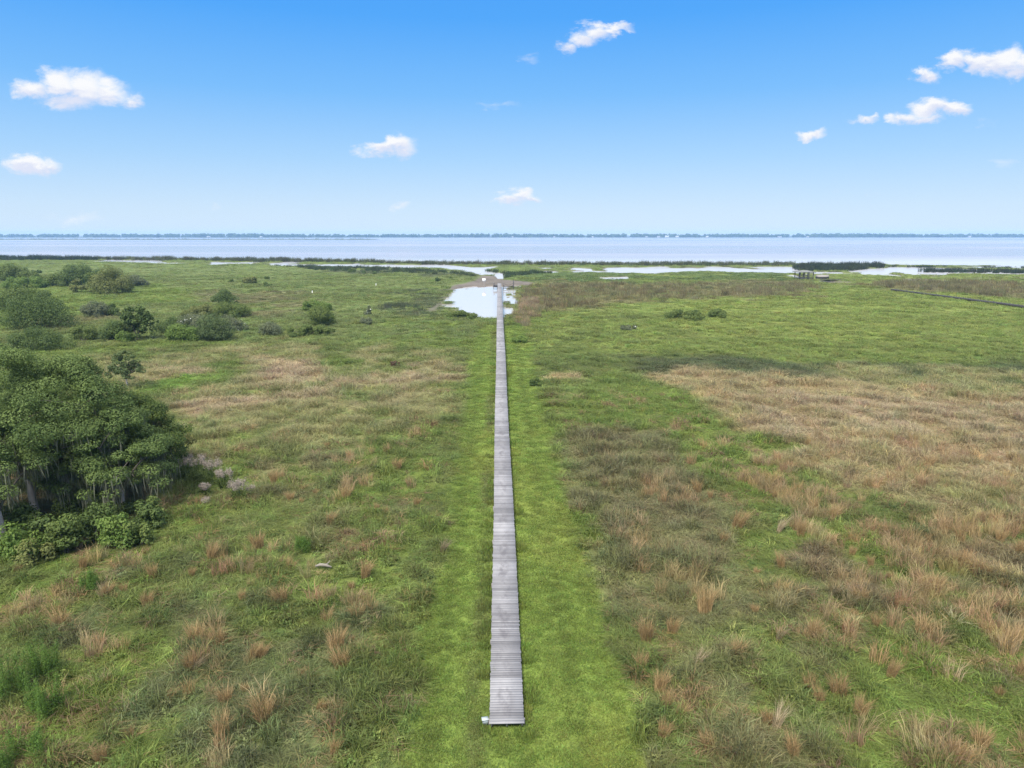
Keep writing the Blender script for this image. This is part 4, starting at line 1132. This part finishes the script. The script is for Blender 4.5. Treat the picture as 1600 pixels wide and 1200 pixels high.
def fennel(px, base, w, h, lab, seed):
    x, y = sy(px, base); k = mpp(y); g = np.random.default_rng(5000 + seed); w *= k; h *= k * 1.1
    r = tag(empty('feathery_plant', (x, y, 0)), lab, 'plant', 'feathery green plants at the lower left')
    cl = []; m = MB()
    for i in range(16):
        a, q = g.uniform(0, 6.28), math.sqrt(g.uniform(0, 1)) * w * .42
        bx, by = q * math.cos(a), q * math.sin(a) * .8; hh = h * g.uniform(.6, 1.05)
        tx, ty = bx * 1.25 + g.normal(0, .06), by * 1.25 + g.normal(0, .06)
        m.tube([(bx, by, 0), ((bx + tx) / 2, (by + ty) / 2, hh * .5), (tx, ty, hh)], [.012, .01, .005], 5)
        for t in np.linspace(.25, 1, 8): cl.append((np.array([bx + (tx - bx) * t, by + (ty - by) * t, hh * t]), .17 * (1.15 - .75 * t) + .03, g.uniform(.3, .7)))
    V, F, a = clump_leaves(cl, 6500, .075, g, .8, .22, 1.2)
    link('foliage', quads_mesh('foliage', V, F, M['fennel'], a), r); m.build('stem', M['bush_dark'], r)
for i, (px, b, w, h, lab) in enumerate([(18, 1090, 60, 75, 'tall feathery green plant at the left edge'), (72, 1060, 40, 60, 'slender feathery green plant right of the tall one'), (78, 1120, 52, 62, 'feathery green plant with brown stems in front of the slender one'),
                                        (28, 1200, 80, 62, 'broad feathery green plant in the bottom left corner'), (140, 928, 26, 36, 'small feathery green plant below the oak undergrowth'), (475, 862, 20, 24, 'small bright feathery plant among the rusty clumps left of the boardwalk')]):
    fennel(px, b, w, h, lab, i)

def plume_clump(px, base, w, h, lab, seed):
    x, y = sy(px, base); k = mpp(y); w *= k; h *= k
    r = tag(empty('plume_grass', (x, y, 0)), lab, 'ornamental grass', 'pale plumed grasses beside the grove')
    V, F, a = blades(150, h * .75, w * .3, .035, .5, .3, .8, seed=600 + seed); link('blades', quads_mesh('blades', V, F, M['bush_mid'], a), r)
    g = np.random.default_rng(700 + seed); cl = []
    for i in range(26):
        aa, q = g.uniform(0, 6.28), math.sqrt(g.uniform(0, 1)) * w * .45
        for t in (0, .08, .16, .24): cl.append((np.array([q * math.cos(aa) * (1 + t), q * math.sin(aa) * (1 + t), h * (g.uniform(.7, .85) + t * .6)]), .10, g.uniform(.3, .8)))
    V, F, a = clump_leaves(cl, 1500, .09, g, .6, .3, 1.5); link('plumes', quads_mesh('plumes', V, F, M['plume'], a), r)
for i, (px, b, w, h, lab) in enumerate([(283, 752, 34, 40, 'plumed grass clump nearest the dark tree'), (308, 752, 34, 42, 'plumed grass clump second from the dark tree'), (334, 756, 28, 38, 'plumed grass clump third from the dark tree'), (352, 765, 24, 32, 'narrow plumed grass clump left of the outermost one'),
                                        (374, 786, 30, 36, 'outermost plumed grass clump, farthest from the grove'), (322, 776, 14, 20, 'small pale plumed grass in front of the row'), (324, 792, 12, 14, 'smallest plumed grass, lowest of the group'), (392, 778, 14, 18, 'little plumed grass right of the outermost clump')]):
    plume_clump(px, b, w, h, lab, i)

# ------------------------------------------------------------------ far shore
FAR_Y = 3650.0
def build_far_shore():
    g = np.random.default_rng(99)
    m = []
    # low wooded land across the lake
    def land(name, x0, x1, y0, depth, z, label):
        n = 60; xs = np.linspace(x0, x1, n); V = []; F = []
        for i, xx in enumerate(xs):
            e = (vnoise(np.array([i * .35]), np.array([3.3]), 5)[0] - .5) * 60
            V += [(xx, y0 + e, WATER_Z - .5), (xx, y0 + e + 6, .8), (xx, y0 + depth * .4, z), (xx, y0 + depth, z)]
        for i in range(n - 1):
            for j in range(3): F.append([i * 4 + j, i * 4 + 4 + j, i * 4 + 5 + j, i * 4 + 1 + j])
        tag(link(name, quads_mesh(name, V, F, simple('far_land', (.05, .07, .035), .9, .3, .01))), label, 'shore', kind='structure')
    land('far_shore', -6500, 6500, FAR_Y, 900, 3.0, 'low far shore across the lake')
    land('far_point', gp(-300, 372.9)[0], gp(620, 372.9)[0], FAR_Y * .62, 120, .9, 'thin marshy point reaching into the lake from the left')
    n = 1700
    X = g.uniform(-3700, 3900, n); Y = FAR_Y + 25 + g.uniform(0, 1, n) ** 1.6 * 420
    hh = (12 + 8 * fbm(X, Y * 0, 420, 301, 3) * 1.2) * g.uniform(.85, 1.05, n) * .84 + (Y - FAR_Y) * .010
    cl = []
    for x, y, h in zip(X, Y, hh):
        r = h * g.uniform(.38, .6)
        for q in range(5): cl.append((np.array([x + g.normal(0, r * .7), y + g.normal(0, r * .3), h * g.uniform(.12, .95) - r * .3 + 2]), r * g.uniform(.5, .8), g.uniform(.2, .8)))
    V, F, a = clump_leaves(cl, 190000, 7.0, g, .3, .7, .9)
    tag(link('far_trees', quads_mesh('far_trees', V, F, M['bush_dark'], a)), 'hazy line of woods along the far shore of the lake', 'woods', kind='stuff')
    xs = g.uniform(*[gp(q, 372.9)[0] for q in (-250, 610)], 500); cl = [(np.array([x, FAR_Y * .62 + 20 + g.uniform(0, 90), 1.2]), g.uniform(1, 2.4), g.uniform(.2, .8)) for x in xs]
    V, F, a = clump_leaves(cl, 12000, 2.2, g, .3, .7, .9)
    tag(link('far_scrub', quads_mesh('far_scrub', V, F, M['bush_mid'], a)), 'brownish scrub on the thin marshy point at the left', 'scrub', kind='stuff')
    k = mpp(FAR_Y)
    roof = simple('grey_roof', (.45, .45, .46), .7, .1)
    for i, (px, w, h, lab) in enumerate([(1042, 6.5, 3.4, 'larger white house on the far shore, left of a close pair'), (1058, 5.5, 2.8, 'white house on the far shore, right of a close pair'), (1105, 4.5, 2.6, 'white house on the far shore alone right of the close pair'),
                                         (1029, 5, 2.0, 'low pale house on the far shore just left of the close pair'), (1010, 3.5, 1.8, 'small pale house on the far shore left of the low pale house'), (1515, 4, 2.4, 'white house on the far shore near the right edge'),
                                         (866, 3, 1.8, 'tiny white house on the far shore beyond the boardwalk end, right one of two'), (801, 2.6, 1.7, 'tiny white house on the far shore above the boardwalk end, left one of two'), (926, 3, 1.8, 'tiny white house on the far shore between the middle and the close pair'),
                                         (1218, 7, 1.6, 'long low pale house on the far shore right of the middle'), (1262, 4, 1.7, 'small pale house on the far shore under the rise of the woods'), (408, 4, 2.0, 'white house on the left part of the far shore'), (326, 6, 1.8, 'long pale house on the left part of the far shore')]):
        x, _ = gp(px, 371); x = CAM_X + cam_ray(px, 369)[0] / cam_ray(px, 369)[1] * (FAR_Y - 5)
        W, Hh = w * k * .85, h * k * .5
        r = tag(empty('house', (float(x), FAR_Y - 5, 1.5)), lab, 'house', 'houses on the far shore')
        mb = MB(); mb.box(0, 0, Hh / 2, W, 9, Hh); mb.build('wall', M['white'], r)
        mb = MB(); e = Hh * .5
        mb.add([(-W / 2 - .6, -5.2, Hh), (W / 2 + .6, -5.2, Hh), (W / 2 + .6, 0, Hh + e), (-W / 2 - .6, 0, Hh + e), (W / 2 + .6, 5.2, Hh), (-W / 2 - .6, 5.2, Hh)], [[0, 1, 2, 3], [3, 2, 4, 5], [0, 5, 4, 1]])
        mb.build('roof', roof, r)
        for q in (-.3, 0, .3):
            mb = MB(); mb.box(q * W, -4.53, Hh * .5, W * .12, .06, Hh * .35); mb.build('window', M['darkwood'], r)
build_far_shore()

# ------------------------------------------------------------------ haze over the lake
def build_haze():
    m, T = new_mat('air_haze')
    out = T.n('ShaderNodeOutputMaterial'); v = T.n('ShaderNodeVolumePrincipled'); T.l(v.outputs[0], out.inputs['Volume'])
    v.inputs['Color'].default_value = (.36, .62, 1.0, 1); v.inputs['Density'].default_value = 1.35e-4; v.inputs['Anisotropy'].default_value = .0
    b = MB(); b.box(0, 2300, 14, 13600, 4900, 35)
    tag(b.build('haze', m), 'thin blue haze over the lake and the far shore', 'haze', kind='stuff')
build_haze()
